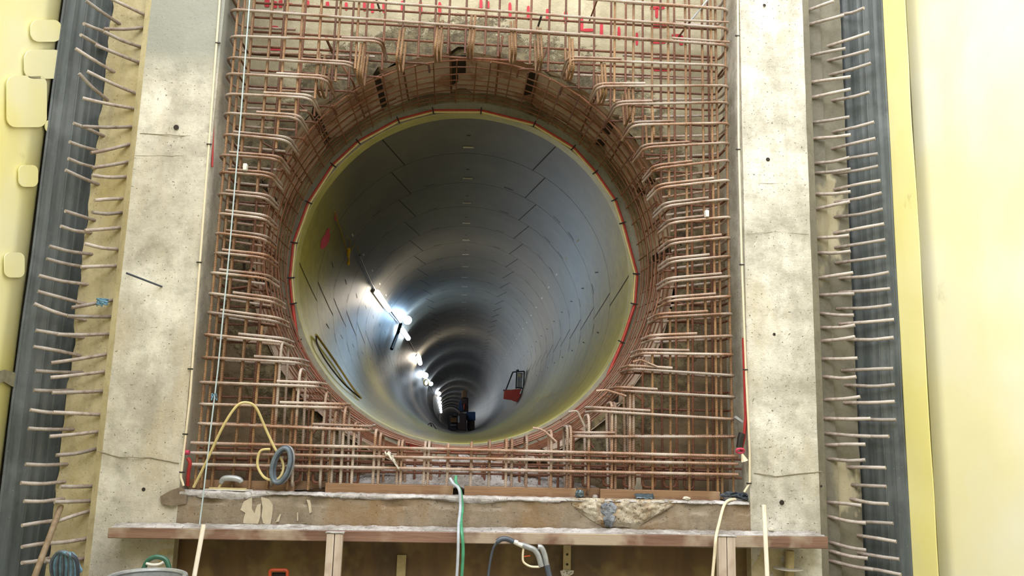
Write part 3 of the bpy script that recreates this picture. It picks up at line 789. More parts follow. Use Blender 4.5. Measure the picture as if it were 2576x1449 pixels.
# open U bars standing in the bottom zone
for (xa, xb, yb) in ((721,754,1212),(786,809,1214),(848,866,1216),(879,900,1216),(1466,1479,1222),(1517,1546,1222),(1568,1597,1224),(1616,1648,1226),(1670,1700,1226),(1722,1745,1230)):
    A = at(xa, yb, YF+0.07); B = at(xb, yb, YF+0.07); b = MB()
    b.tube(rnd([A+Vector((0, 0, 0.28)), A, B, B+Vector((0, 0, 0.3))], 0.04, 5), 0.011, 8); b.build('u_bar', M['rb_r'], cage)
# hoops through the depth of the opening and the links along them
random.seed(31)
def hoop(Rh, Y, r, mat='rb_ring', wob=0.012):
    b = MB(); s = random.random()*20
    P = []
    for k in range(72):
        a = 2*PI*k/72; rr = Rh+wob*nz((math.cos(a)*2, math.sin(a)*2, s), 1)
        P.append((XC+rr*math.cos(a), Y+0.02*nz((math.cos(a), math.sin(a), s+5), 1), ZC+0.03+rr*math.sin(a)))
    b.tube(P, r, 6, closed=True); b.build('hoop_bar', M[mat], cage)
for i, Y in enumerate((0.40, 0.56, 0.70, 0.84, 0.97, 1.09, 1.2, 1.3)): hoop(1.752+0.01*random.random(), Y, 0.0085 if i == 0 else 0.0065)
def arcbar(Rh, Y, a0, a1, r):
    b = MB(); n = 30
    b.tube([(XC+Rh*math.cos(rd(a0+(a1-a0)*k/n)), Y, ZC+0.01+Rh*math.sin(rd(a0+(a1-a0)*k/n))) for k in range(n+1)], r, 6); b.build('arc_bar', M['rb_ring'], cage)
for Y in (0.5, 0.66, 0.82, 0.98, 1.14, 1.27):
    arcbar(1.835, Y, 118+random.uniform(-6, 6), 262, 0.0065); arcbar(1.835, Y, -82, 62+random.uniform(-6, 6), 0.0065)
for k in range(64):
    a = 2*PI*(k+random.uniform(-.18, .18))/64; b = MB(); rr = 1.755
    ca, sa = math.cos(a), math.sin(a)
    b.tube([(XC+(rr+0.012)*ca, 0.38+random.uniform(-.03, .03), ZC+(rr+0.012)*sa), (XC+rr*math.cos(a+.01), 1.33+random.uniform(-.05, .03), ZC+rr*math.sin(a+.01))], 0.0065, 6); b.build('link_bar', M['rb_ring'], cage)
for k in range(26):
    a = 2*PI*(k+random.uniform(-.2, .2))/26; b = MB(); ca, sa = math.cos(a), math.sin(a)
    b.tube(rnd([(XC+2.02*ca, 0.35, ZC+2.02*sa), (XC+1.85*ca, 0.37, ZC+1.85*sa), (XC+1.845*ca, 1.28, ZC+1.845*sa)], 0.04), 0.0095, 7); b.build('anchor_bar', M['rb_r'], cage)
# stray bent ends
for pts in (((1340,1076),(1358,1079),(1372,1086),(1400,1112)),((1430,1036),(1452,1033),(1470,1072)),((1500,983),(1525,981),(1575,996)),((1592,910),(1612,905),(1652,922))):
    b = MB(); b.tube(rnd([at(x, y, YF+0.0) for x, y in pts], 0.03), 0.009, 7); b.build('bent_end', M['rb_h'], cage)
for (x0, y0, Y0, x1, y1, Y1, mt, r) in ((1800, -25, 0.02, 1738, 52, 0.09, 'grey', 0.009), (1738, 52, 0.1, 1703, 98, 0.48, 'rb_r', 0.009), (1506, -10, 0.1, 1481, 58, 0.47, 'rb_r', 0.008), (1362, 40, 0.2, 1350, 78, 0.47, 'black', 0.010), (944, -10, 0.2, 956, 28, 0.48, 'black', 0.010), (820, 95, 0.2, 842, 145, 0.49, 'rb_r', 0.012)):
    b = MB(); b.tube([at(x0, y0, Y0), at(x1, y1, Y1)], r, 8); b.build('tie_rod', M[mt], cage)
# spacer clips
for i, (px, py) in enumerate(((617, 421), (1778, 538))):
    p = at(px, py, YF-0.012); b = MB(); b.box(p.x-0.016, p.x+0.016, p.y-0.02, p.y+0.03, p.z-0.03, p.z+0.03)
    tag(b.build('spacer_clip', M['white'], bevel=0.006), 'white plastic spacer clip on a bar at the %s of the cage' % ('left', 'right')[i], 'clip', 'white spacer clips')

# ------------------------------------------------------------------ paint on the recess wall
PM = [(672,8,12,18),(692,12,10,16),(706,10,9,18),(724,11,22,5),(775,10,6,16),(824,12,8,14),(871,16,7,18),(917,16,7,22),(937,20,8,24),(966,18,8,26),(1012,16,7,26),(1058,20,8,30),(1106,22,7,30),(1210,10,7,20),(1228,12,6,16),(1283,26,7,34),(1329,32,7,32),(1377,36,7,26),(1423,44,8,30),(1463,60,8,34),(1513,76,7,34),(1557,84,7,30),(1602,98,6,30),(1654,20,34,7),(1652,32,7,24),(1658,66,34,9),(1702,90,22,8),(1714,102,10,22),(1656,106,36,8),(1660,145,38,7),(1666,176,40,7),(700,124,36,6),(1480,76,26,7),(690,68,18,5)]
for i, (px, py, w, h) in enumerate(PM):
    if py < 140 or True:
        b = MB(); n = 12
        if w > h: ax, ay = w/2, h/2
        else: ax, ay = w/2, h/2
        pts = [at(px+ax*1.1*(abs(math.cos(t))**0.5)*(1 if math.cos(t) > 0 else -1)*(1+0.2*nz((i, t, 0), 1)), py+ay*1.1*(abs(math.sin(t))**0.5)*(1 if math.sin(t) > 0 else -1)*(1+0.2*nz((i, t, 5), 1)), 0.498) for t in [2*PI*k/n+0.1 for k in range(n)]]
        b.prism(pts, (0, -0.003, 0)); b.build('paint_mark', M['red'], wb)
# pink paint in the tunnel
for (px, py, w, h, sk) in ((845, 546, 7, 22, 0), (824, 585, 9, 22, -0.3), (818, 606, 20, 42, -0.35)):
    b = MB(); n = 14; vs = []
    for k in range(n):
        t = 2*PI*k/n; yy = py+h/2*math.sin(t); xx = px+w/2*math.cos(t)*(1+0.3*nz((px, t, 0), 2))+sk*(yy-py)
        vs.append(b.bm.verts.new(cyl(xx, yy, R-0.004, True)))
    b.face(vs); b.build('paint_mark', M['pink'], lining, normals=False)

# ------------------------------------------------------------------ rim strip around the tunnel mouth
RP = [(1090,283),(1210,283),(1343,316),(1440,375),(1495,436),(1543,505),(1563,563),(1600,690),(1592,765),(1560,860),(1500,960),(1400,1040),(1290,1085),(1166,1101),(1040,1085),(930,1040),(830,950),(770,850),(738,765),(734,700),(742,612),(780,512),(840,418),(903,360),(1003,306)]
wp = [at(x, y, 1.39) for x, y in RP]
for p in wp:
    d = Vector((p.x-XC, 0, p.z-ZC)); l = d.length
    if l > 1.715: p -= d*(1-1.715/l)
    an = math.degrees(math.atan2(d.z, d.x))
    if -155 < an < -25:
        d.normalize(); p.x = XC+1.765*d.x; p.z = ZC+1.765*d.z
rim = thing('injection_hose', (XC, 1.37, ZC-R), 'red and cream hose clipped in straight runs round the tunnel mouth', 'hose')
def dense(P, n=6):
    out = []
    for i in range(len(P)):
        for k in range(n): out.append(P[i].lerp(P[(i+1) % len(P)], k/n))
    return out
b = MB(); b.tube([p+Vector((p.x-XC, 0, p.z-ZC)).normalized()*0.02 for p in dense(wp)], 0.016, 8, closed=True); b.build('red_strip', M['redstrip'], rim)
up_ = [p for p in wp[:9]]; lo_ = [p for p in wp[18:]]
b = MB(); b.tube([p+Vector((0, -0.012, 0)) for p in lo_+up_], 0.010, 8); b.build('cream_hose', M['creamy'], rim)
for p in wp:
    d = Vector((p.x-XC, 0, p.z-ZC)).normalized(); b = MB(); q = p+Vector((0, -0.028, 0))
    b.bar(q-d*0.03, q+d*0.045, 0.012, 0.008, (0, 1, 0)); b.build('clip', M['clip'], rim)

# cords along the column edges
def edge(pts, name, mat, Y, r, label, clips=(), cat='hose'):
    o = thing(name, at(pts[-1][0], pts[-1][1], Y), label, cat)
    b = MB(); b.tube(rnd([at(x, y, Y) for x, y in pts], 0.05), r, 8); b.build('tube', M[mat], o)
    for (x, y) in clips:
        p = at(x, y, Y-0.004); b = MB(); b.bar(p-Vector((0.02, 0, 0)), p+Vector((0.02, 0, 0)), 0.012, 0.01); b.build('clip', M['clip'], o)
    return o
edge([(557, -60), (553, 0), (527, 350), (500, 700), (478, 1000), (460, 1160), (455, 1200), (462, 1222)], 'grout_hose', 'cream', -0.012, 0.0085, 'thin cream hose clipped along the inner edge of the left column', ((548, 108), (526, 363), (501, 660), (479, 928), (466, 1092), (458, 1188)))
edge([(1855, -60), (1856, 0), (1858, 350), (1866, 660), (1877, 950), (1886, 1140), (1886, 1215), (1872, 1238)], 'grout_hose', 'cream', -0.012, 0.0085, 'thin cream hose clipped along the inner edge of the right column', ((1855, 90), (1857, 376), (1866, 666), (1875, 930), (1884, 1216)))
edge([(540, 268), (536, 340), (534, 420)], 'red_rope', 'redcord', 0.03, 0.008, 'short red cord on the upper inner face of the left column', cat='cord')
edge([(503, 600), (493, 760), (480, 930), (468, 1090), (464, 1135)], 'red_rope', 'redcord', 0.03, 0.009, 'long red cord down the inner edge of the left column', cat='cord')
edge([(1870, 850), (1873, 950), (1876, 1050), (1872, 1100), (1864, 1135)], 'red_rope', 'redcord', 0.03, 0.013, 'red cord hanging down the inner edge of the right column', cat='cord')
# red sleeve at the foot of the left column
o = thing('red_connector', at(470, 1200, 0.02), 'red connector and strap at the foot of the left column beside the bars', 'connector')
b = MB(); b.tube(spline([at(472, 1152, 0.03), at(478, 1165, 0.03), at(474, 1190, 0.04), at(472, 1222, 0.06)], 5), 0.014, 8); b.build('strap', M['redcord'], o)
b = MB(); b.tube([at(462, 1138, 0.01), at(476, 1138, 0.01)], 0.018, 10); b.build('plug', M['pink'], o)
# black and red connector on the right
o = thing('cable_connector', at(1862, 1150, 0.0), 'black cable connector with a red collar hanging at the right column', 'connector')
b = MB(); b.tube([at(1867, 1090, 0.0), at(1863, 1102, 0.0), at(1860, 1126, 0.0)], 0.026, 10); b.build('housing', M['black'], o)
b = MB(); p = at(1862, 1134, -0.01); b.tube([p+Vector((0.032*math.cos(t), -0.01*math.sin(t), 0.018*math.sin(t))) for t in [2*PI*k/14 for k in range(14)]], 0.01, 7, closed=True); b.build('collar', M['pink'], o)
b = MB(); b.tube([at(1866, 1140, 0), at(1873, 1160, 0)], 0.006, 7, r1=0.03); b.build('cap', M['cream'], o)
b = MB(); p = at(1858, 1055, YF-0.01); b.bar(p-Vector((0.03, 0, -0.02)), p+Vector((0.03, 0, -0.02)), 0.03, 0.02); tag(b.build('foil_tag', M['grey']), 'small silvery tag on a bar end at the right column', 'tag')

# plumb line
o = edge([(632, -80), (628, 0), (605, 300), (578, 620), (548, 930), (530, 1080), (512, 1240), (502, 1320)], 'plumb_line', 'string', -0.07, 0.0055, 'pale blue string hanging straight down in front of the left bars', cat='string')
b = MB(); p = at(539, 998, -0.07)
b.tube(spline([p+Vector((0.02*math.cos(t*1.3), -0.01*math.sin(t), 0.03*math.sin(t*2.1))) for t in range(9)], 4), 0.003, 5); b.build('knot', M['cyan'], o)

# kicker battens along the sill
for (x0, x1, ya, yb, Y, yt) in ((472, 740, 1222, 1226, 0.10, 0), (742, 850, 1222, 1226, 0.17, 0), (818, 1140, 1224, 1229, 0.07, 0), (1168, 1450, 1228, 1233, 0.07, 0), (1452, 1508, 1234, 1236, 0.14, 0), (1510, 1812, 1236, 1242, 0.07, 0)):
    a = at(x0, ya, Y); c = at(x1, yb, Y); h = 0.075
    b = MB(); z = SILL+0.004
    b.box(a.x, c.x, Y, Y+0.045, z, z+h)
    i = (472, 742, 818, 1168, 1452, 1510).index(x0)
    tag(b.build('timber_batten', M['kick'], bevel=0.004), ('leftmost long orange brown batten on the sill, under the hose coil', 'short pinkish batten set back right of the hose coil', 'long orange batten on the sill left of the green hose', 'long batten on the sill just right of the green hose', 'short batten on the sill beside the crushed can', 'rightmost long batten on the sill under the foil scrap')[i], 'batten', 'battens along the sill')
# rubble behind the bottom bars
b = MB(); b.sm = True
def RF(u, v):
    x = -2.05+4.25*u; y = 0.14+0.34*v
    cen = max(0, 1-abs(x-0.05)/1.3)
    z = SILL+0.01+cen*(0.02+0.26*v*v)+0.04*abs(nz((x, y, 0), 4))+cen*0.06*abs(nz((x, y, 0), 11))
    return Vector((x, y, z))
b.grid(150, 20, RF); tag(b.build('mortar_rubble', M['wetrock'], loc=(0, 0, 0)), 'wet grey mortar rubble lying behind the bottom bars', 'rubble', kind='stuff')
# torn paper caught on the bars
b = MB(); p = at(990, 1160, 0.02)
b.grid(6, 10, lambda u, v: p+Vector((-0.05+0.10*v+0.05*(u-0.5)*(1-v), -0.02*math.sin(3*v)+0.02*nz((u, v, 0), 4), 0.07-0.13*v+0.03*nz((u, v, 2), 5))))
tag(b.build('torn_bag', M['mortar'], solid=0.003), 'torn pale scrap of bag caught on the bottom bars', 'scrap')

# ------------------------------------------------------------------ beam, posts, formwork below the sill
BY = -0.24
a0 = at(272, 1327, BY); a1 = at(2083, 1350, BY); a2 = at(272, 1354, BY); a3 = at(2083, 1381, BY)
b = MB(); zl, zr = a0.z, a1.z
b.hexa([(a0.x, BY, a2.z), (a1.x, BY, a3.z), (a1.x, -0.02, a3.z), (a0.x, -0.02, a2.z), (a0.x, BY, zl), (a1.x, BY, zr), (a1.x, -0.02, zr), (a0.x, -0.02, zl)])
beam = b.build('timber_beam', M['plank'], bevel=0.006); tag(beam, 'long wet brown timber beam running across below the concrete sill', 'beam')
b = MB(); b.sm = True
b.grid(220, 10, lambda u, v: Vector((a0.x+0.02+(a1.x-a0.x-0.04)*u, BY+0.004+0.215*v, zl+(zr-zl)*u+0.001+(0.006+0.022*abs(nz((u*60, v*5, 0), 1)))*(1-abs(2*v-1)**4))))
b.build('mortar_crust', M['silltop'], beam)
for i, (x0, x1, yt) in enumerate(((822, 862, 1342), (1807, 1850, 1350))):
    P0 = at(x0, yt, -0.36); P1 = at(x1, yt, -0.36); mid = (P0.x+P1.x)/2
    o = thing('timber_post', (mid, -0.34, 0), ('pair of pale timber posts standing under the beam, left of the hoses', 'pair of pale timber posts standing under the beam near its right end')[i], 'post', 'posts under the beam')
    for (xa, xb) in ((P0.x, mid-0.003), (mid+0.003, P1.x)):
        b = MB(); b.box(xa, xb, -0.36, -0.305, 0, P0.z); b.build('stud', M['post'], o, bevel=0.004)
    b = MB(); b.grid(8, 4, lambda u, v: Vector((P0.x-0.01+(P1.x-P0.x+0.02)*u, -0.365+0.06*v, P0.z+0.004+0.01*abs(nz((u*5, v*4, i), 1))))); b.build('mortar_crust', M['silltop'], o, solid=0.01)
fx0 = at(412, 1390, 0.1).x; fx1 = at(1985, 1390, 0.1).x
b = MB(); n = 4
tag(MB().box(fx0, fx1, 0.10, 0.14, 0, 0.697).build('plywood_formwork', M['form']), 'dark brown plywood formwork under the beam', 'formwork')
b = slab(-2.139, fx0, 0.0, 0.3, 0, 0.70, None, nx=4, nz_=12); b.build('lower_jamb', M['rear_l'], lc)
b = slab(fx1, 2.339, 0.0, 0.3, 0, 0.70, None, nx=4, nz_=12); b.build('lower_jamb', M['rear_l'], rc)

# ------------------------------------------------------------------ loose things on the sill and below
# plastering float
o = thing('plastering_float', at(570, 1236, 0.03), 'plastering float with a pale grey handle lying on the sill', 'float')
zf = SILL+0.012
c = atZ(568, 1234, zf); c.y = 0.05
b = MB(); b.prism([(c.x-0.17, 0.02, zf), (c.x+0.145, -0.02, zf), (c.x+0.19, 0.045, zf), (c.x-0.13, 0.075, zf)], (0, 0, 0.006)); b.build('blade', M['white'], o)
b = MB(); b.bar((c.x-0.14, 0.04, zf+0.012), (c.x+0.15, 0.02, zf+0.012), 0.018, 0.012); b.tube(rnd([(c.x-0.07, 0.035, zf+0.01), (c.x-0.05, 0.035, zf+0.05), (c.x-0.03, 0.035, zf+0.075)], 0.02), 0.009, 8); b.build('mount', M['tan'], o)
b = MB(); b.tube(spline([(c.x-0.055, 0.035, zf+0.05), (c.x-0.035, 0.035, zf+0.085), (c.x+0.03, 0.035, zf+0.09), (c.x+0.085, 0.032, zf+0.08), (c.x+0.105, 0.03, zf+0.06)], 5), lambda t: 0.017+0.007*math.sin(t*PI), 10); b.build('handle', M['grey'], o)
# cream hose arch
P = [at(487, 1226, -0.03), at(520, 1160, -0.06), at(560, 1075, -0.10), at(595, 1022, -0.1), at(622, 1013, -0.08), at(645, 1027, -0.05), at(668, 1078, 0.0), at(690, 1125, 0.02), at(712, 1165, 0.02), at(708, 1195, 0.0), at(690, 1208, 0.0), at(664, 1200, 0.0), at(648, 1170, 0.02), at(655, 1135, 0.02), at(680, 1130, 0.02)]
tag(MB().tube(spline(P, 7), 0.0105, 8).build('cream_pipe', M['creamy']), 'cream plastic pipe arching up from the sill at the lower left', 'pipe')
# coiled grey hose
o = thing('coiled_hose', at(697, 1212, 0.0), 'coil of ribbed grey and blue hose behind the bottom bars at left', 'hose')
cc = at(694, 1170, -0.03)
for j, (mt, rr, dy) in enumerate((('cableb', 0.105, 0.14), ('greyd', 0.11, 0.17), ('cableb', 0.1, 0.2), ('grey', 0.108, 0.23))):
    b = MB(); b.tube([cc+Vector((0.02+rr*0.62*math.cos(t)+0.02*math.sin(t)+dy*0.12, dy*0.55-0.08, rr*1.25*math.sin(t))) for t in [2*PI*k/28 for k in range(28)]], 0.016, 8, closed=True); b.build('turn', M[mt], o)
# green and white hoses
P = [at(1147, 1198, 0.02), at(1147, 1215, -0.01), at(1158, 1236, -0.06), at(1163, 1275, -0.07), at(1160, 1310, -0.2), at(1162, 1340, -0.325), at(1165, 1390, -0.34), at(1160, 1470, -0.35)]
tag(MB().tube(spline(P, 6), 0.0125, 8).build('green_hose', M['green']), 'green hose hanging over the sill at the middle', 'hose', 'hoses over the sill')
P = [at(1132, 1203, 0.03), at(1140, 1216, 0.0), at(1155, 1232, -0.07), at(1158, 1275, -0.09), at(1154, 1315, -0.24), at(1153, 1345, -0.34), at(1152, 1400, -0.36), at(1148, 1470, -0.37)]
tag(MB().tube(spline(P, 6), 0.011, 8).build('pale_hose', M['lilac']), 'pale lilac hose hanging beside the green hose at the middle', 'hose', 'hoses over the sill')
# right hose from tangle
P = [at(1850, 1256, 0.05), at(1832, 1259, -0.01), at(1820, 1275, -0.04), at(1808, 1320, -0.2), at(1801, 1352, -0.38), at(1797, 1400, -0.39), at(1790, 1475, -0.4)]
tag(MB().tube(spline(P, 6), 0.0115, 8).build('cream_hose', M['cream']), 'cream hose hanging over the sill in front of the right posts', 'hose', 'hoses over the sill')
# cable tangle
b = MB(); random.seed(17)
for k in range(16):
    px, py = random.uniform(1825, 1888), random.uniform(1246, 1262)
    p = at(px, py, 0.02+random.random()*0.1); p.z = SILL+0.015+random.random()*0.03
    P = [p+Vector((random.uniform(-.07, .07), random.uniform(-.04, .05), random.uniform(-.0, .035))) for _ in range(5)]
    b.tube(spline(P, 4), 0.006, 6)
tag(b.build('wire_tangle', M['greyd'], loc=None), 'tangle of dark wires on the right end of the sill', 'wire', kind='stuff')
# crushed can, scrap, stones
def blob(px, py, Y, rx, rz, mat, name, label, cat, grp=None, rough=0.35, z=None):
    p = at(px, py, Y); b = MB(); bm = b.bm
    bmesh.ops.create_icosphere(bm, subdivisions=3, radius=1)
    for v in bm.verts:
        n = v.co.normalized(); k = 1+rough*nz(n, 2.2, px*0.1)
        v.co = Vector((n.x*rx*k, n.y*rx*0.8*k, n.z*rz*k))+p
    lo = min(v.co.z for v in bm.verts)
    if z is not None:
        for v in bm.verts: v.co.z += z-lo
    return tag(b.build(name, M[mat]), label, cat, grp)
blob(1458, 1238, 0.02, 0.032, 0.03, 'scrap', 'crushed_can', 'small crushed metal can against the batten on the sill', 'can', rough=0.7, z=SILL+0.004)
blob(1727, 1250, 0.03, 0.03, 0.016, 'mortar', 'mortar_lump', 'white mortar lump on the sill left of the wire tangle', 'stone', 'mortar lumps', z=SILL+0.006)
blob(1940, 1338, -0.1, 0.026, 0.016, 'mortar', 'mortar_lump', 'white mortar lump on the beam beside the right handle', 'stone', 'mortar lumps', z=zr+0.006)
blob(1497, 1238, 0.03, 0.022, 0.016, 'wetrock', 'mortar_lump', 'small grey lump on the sill right of the crushed can', 'stone', 'mortar lumps', z=SILL+0.004)
p = at(1620, 1240, 0.02); b = MB()
b.grid(8, 5, lambda u, v: Vector((p.x-0.07+0.15*u, 0.0+0.05*v, SILL+0.014+0.035*v+0.02*abs(nz((u*3, v*2, 0), 1.5)))))
tag(b.build('foil_scrap', M['scrap'], solid=0.003), 'crumpled dark foil scrap on the sill toward the right', 'scrap')
p = at(1605, 1206, 0.2); b = MB(); b.box(p.x-0.035, p.x+0.035, 0.2, 0.22, SILL+0.04, p.z+0.05)
tag(b.build('wood_offcut', M['handle']), 'small pale wooden offcut standing behind the bottom bars', 'offcut')

# handles leaning
def pole(px0, py0, Y0, px1, py1, Y1, r, mat, name, label, cat, r1=None):
    a = at(px0, py0, Y0); c = at(px1, py1, Y1); d = (c-a)
    k = (0.0-a.z)/d.z*0.97 if d.z < 0 else 1
    e = a+d*max(1, k)
    b = MB(); b.tube([a+Vector((0, 0, 0.006)), a, e], lambda t: r*(0.75 if t < 0.1 else 1), 12)
    return tag(b.build(name, M[mat]), label, cat)
pole(512, 1322, -0.33, 489, 1449, -0.44, 0.0165, 'handle', 'tool_handle', 'pale wooden tool handle leaning on the beam at the left', 'handle')
pole(1922, 1272, -0.30, 1930, 1449, -0.42, 0.0165, 'handle', 'tool_handle', 'pale wooden tool handle leaning on the right column', 'handle')
pole(153, 1274, 0.02, 88, 1449, -0.5, 0.021, 'stick', 'wooden_stick', 'brown wooden stick leaning against the left starter bars', 'stick')

# blue cable bundle, lower left
o = thing('cable_bundle', at(165, 1449, -0.35), 'bundle of dusty blue cables and rags hanging at the lower left', 'cables')
random.seed(4)
for k in range(11):
    x = 128+k*5; mt = ['cableb', 'greyd', 'cyan'][k % 3]
    P = [at(140+k*3, 1480, -0.25), at(128+k*5, 1425, -0.33), at(140+k*3.4, 1396-3*math.sin(k/10*PI), -0.36), at(158+k*2.4, 1388+k*1.0, -0.38), at(176+k*1.8, 1404+k*1.2, -0.36), at(175+k*2, 1480, -0.3)]
    b = MB(); b.tube(spline(P, 5), 0.012+0.004*random.random(), 7); b.build('cable', M[mt], o)
b = MB(); b.tube(spline([at(180, 1390, -0.3), at(192, 1402, -0.3), at(200, 1425, -0.3), at(205, 1436, -0.3), at(190, 1440, -0.3), at(182, 1441, -0.3)], 5), 0.008, 7); b.build('cord', M['cyan'], o)
# tub and green hose, lower left
c = at(370, 1452, -0.8)
o = thing('grey_tub', (c.x, c.y, 0), 'round grey tub at the bottom edge beneath the green hose loop', 'tub')
RT = 0.235; zt = at(370, 1440, -0.8).z-0.03
b = MB(); b.lathe([(RT*0.8, 0.0), (RT*0.97, zt-0.02), (RT+0.006, zt), (RT*0.95, zt-0.01), (RT*0.76, 0.02), (0.01, 0.02)], (c.x, c.y, 0), 40); b.build('shell', M['grey'], o)
b = MB(); b.tube([(c.x+RT*math.cos(t), c.y+RT*math.sin(t), zt) for t in [2*PI*k/40 for k in range(40)]], 0.017, 8, closed=True); b.build('rim', M['grey'], o)
o2 = thing('green_hose_loop', at(390, 1440, -0.3), 'loop of dark green hose standing behind the grey tub', 'hose')
b = MB(); b.tube(spline([at(352, 1460, -0.4), at(362, 1430, -0.4), at(372, 1410, -0.4), at(392, 1401, -0.4), at(414, 1406, -0.4), at(424, 1424, -0.4), at(430, 1460, -0.4)], 6), 0.017, 9); b.build('hose', M['greend'], o2)
b = MB(); b.tube(spline([at(368, 1417, -0.41), at(382, 1421, -0.41), at(400, 1420, -0.41), at(412, 1414, -0.41)], 5), 0.011, 8); b.build('grip', M['white'], o2)
# spray gun
o = thing('spray_gun', at(1370, 1449, -0.3), 'dusty grey pressure washer gun leaning on the beam', 'spray gun')
Yg = -0.36
b = MB(); b.tube(spline([at(1225, 1480, -0.35), at(1232, 1420, -0.35), at(1240, 1382, -0.35), at(1251, 1363, -0.36)], 6), 0.009, 8); b.build('hose', M['greyd'], o)
b = MB(); b.tube(spline([at(1250, 1363, Yg), at(1262, 1356, Yg), at(1276, 1356, Yg), at(1292, 1363, Yg)], 5), 0.019, 10); b.build('bend_sleeve', M['greyd'], o)
b = MB(); b.tube([at(1291, 1362, Yg), at(1301, 1366, Yg), at(1302, 1368, Yg), at(1316, 1373, Yg)], lambda t: 0.019 if int(t*9) % 2 else 0.015, 10); b.build('coupling', M['white'], o)
b = MB(); b.tube(spline([at(1314, 1371, Yg), at(1330, 1377, Yg), at(1345, 1384, Yg), at(1355, 1400, Yg), at(1362, 1425, Yg)], 5), 0.021, 10); b.build('grip', M['grey'], o)
b = MB(); b.tube(spline([at(1353, 1376, Yg), at(1362, 1378, Yg), at(1370, 1395, Yg), at(1374, 1415, Yg), at(1376, 1424, Yg)], 5), 0.020, 10); b.build('body', M['grey'], o)
b = MB(); b.tube(spline([at(1317, 1378, Yg), at(1315, 1400, Yg), at(1318, 1415, Yg), at(1335, 1425, Yg), at(1358, 1426, Yg)], 6), 0.008, 8); tg = b.build('trigger_guard', M['cream'], o)
b = MB(); b.bar(at(1318, 1400, Yg), at(1334, 1398, Yg), 0.006, 0.006); b.build('trigger_lock', M['orange'], tg)
b = MB(); b.tube([at(1376, 1422, Yg), at(1388, 1480, Yg-0.03)], 0.022, 10); b.build('lance', M['greyd'], o)
# steel tie, strap, orange frame, peg
o = thing('formwork_tie', at(1427, 1449, -0.03), 'perforated pale steel tie hanging under the beam right of the spray gun', 'tie')
p = at(1427, 1370, 0.05); q = at(1427, 1460, 0.05)
b = MB(); b.box(p.x-0.03, p.x+0.03, 0.05, 0.06, q.z, 0.715); b.build('flat_bar', M['tan'], o)
for y in (1395, 1420):
    h = at(1427, y, 0.045); b = MB(); b.lathe([(0.0005, 0), (0.009, 0), (0.009, 0.004)], h, 12, 'Y'); b.build('slot', M['dark'], o)
b = MB(); random.seed(8)
for k in range(5): b.tube(spline([at(1427+random.uniform(-16, 16), 1440+random.uniform(-6, 10), 0.03) for _ in range(5)], 4), 0.007, 6)
b.build('wire_wrap', M['mortar'], o)
p = at(1011, 1396, 0.08); q = at(1011, 1470, 0.08)
tag(MB().box(p.x-0.035, p.x+0.035, 0.075, 0.085, q.z, p.z).build('webbing_strap', M['tan']), 'ribbed tan strap hanging on the plywood under the beam', 'strap')
o = thing('orange_tool', at(700, 1449, 0.0), 'orange rectangular tool handle at the bottom edge under the beam', 'tool')
b = MB(); b.tube(rnd([at(679, 1470, -0.02), at(679, 1434, -0.02), at(723, 1434, -0.02), at(723, 1470, -0.02)], 0.02), 0.013, 8); b.build('handle', M['orange'], o)
b = MB(); p = at(684, 1442, 0.0); q = at(718, 1475, 0.0); b.box(p.x, q.x, 0, 0.03, q.z, p.z); b.build('plate', M['dark'], o)
o = thing('anchor_stub', at(1985, 1449, -0.02), 'pale pipe stub with a round washer under the right end of the beam', 'stub')
b = MB(); b.tube([at(1987, 1385, -0.05)-Vector((0, 0, 0.0)), at(1985, 1475, -0.05)], 0.035, 12); b.build('pipe', M['tan'], o)
p = at(1982, 1430, -0.05); b = MB(); b.lathe([(0.001, 0.004), (0.11, 0.004), (0.115, 0), (0.11, -0.004), (0.001, -0.004)], p, 28); b.build('washer', M['mortar'], o)

# ------------------------------------------------------------------ things in the tunnel
def lamp(kind, px0, py0, px1, py1, label, power, colr, rr=0.045, mat='lampw'):
    a = cyl(px0, py0, 1.60); c = cyl(px1, py1, 1.60)
    m = (a+c)/2; inn = Vector((XC-m.x, 0, ZC-GR*(m.y-1.4)-m.z)).normalized()
    o = thing('tunnel_lamp', m, label, 'lamp', 'lamps along the tunnel wall')
    if kind == 'tube':
        d = (c-a).normalized()
        b = MB(); b.tube([a, c], rr, 10); b.build('tube', M[mat], o)
        out = -inn*(rr+0.012)
        b = MB(); b.bar(a+out-d*0.03, c+out+d*0.03, 0.07, 0.03, -inn); b.build('housing', M['grey'], o)
    else:
        b = MB(); bmesh.ops.create_uvsphere(b.bm, u_segments=16, v_segments=10, radius=rr, matrix=Matrix.Translation(m))
        for f in b.bm.faces: f.smooth = True
        b.build('bulb', M[mat], o)
        b = MB(); b.tube([m-inn*(rr*0.9), m-inn*0.09], rr*0.5, 10); b.build('base', M['grey'], o)
    l = bpy.data.lights.new('lamp_light', 'POINT'); l.energy = power; l.color = colr; l.shadow_soft_size = 0.06
    lo = bpy.data.objects.new('lamp_light', l); COL.objects.link(lo); lo.parent = o; lo.location = inn*(rr+0.16)
    return o
WC, BC = (1.0, 0.86, 0.72), (0.45, 0.7, 1.0)
lamp('tube', 949, 736, 979, 780, 'long bright tube lamp on the left tunnel wall, nearest the mouth', 5, WC)
lamp('bulb', 1025, 805, 1025, 806, 'round blue white floodlight just beyond the first tube lamp', 17, BC, 0.1, 'lampb')
lamp('tube', 1013, 831, 1027, 851, 'bright tube lamp just below the round floodlight', 4, BC, 0.06, 'lampb')
lamp('tube', 1053, 897, 1057, 914, 'tube lamp beyond the floodlight, third along the wall', 9, WC, 0.07)
lamp('bulb', 1070, 944, 1070, 945, 'round white lamp above the hanging cable coil', 13, (0.75, 0.86, 1.0), 0.12, 'lampb')
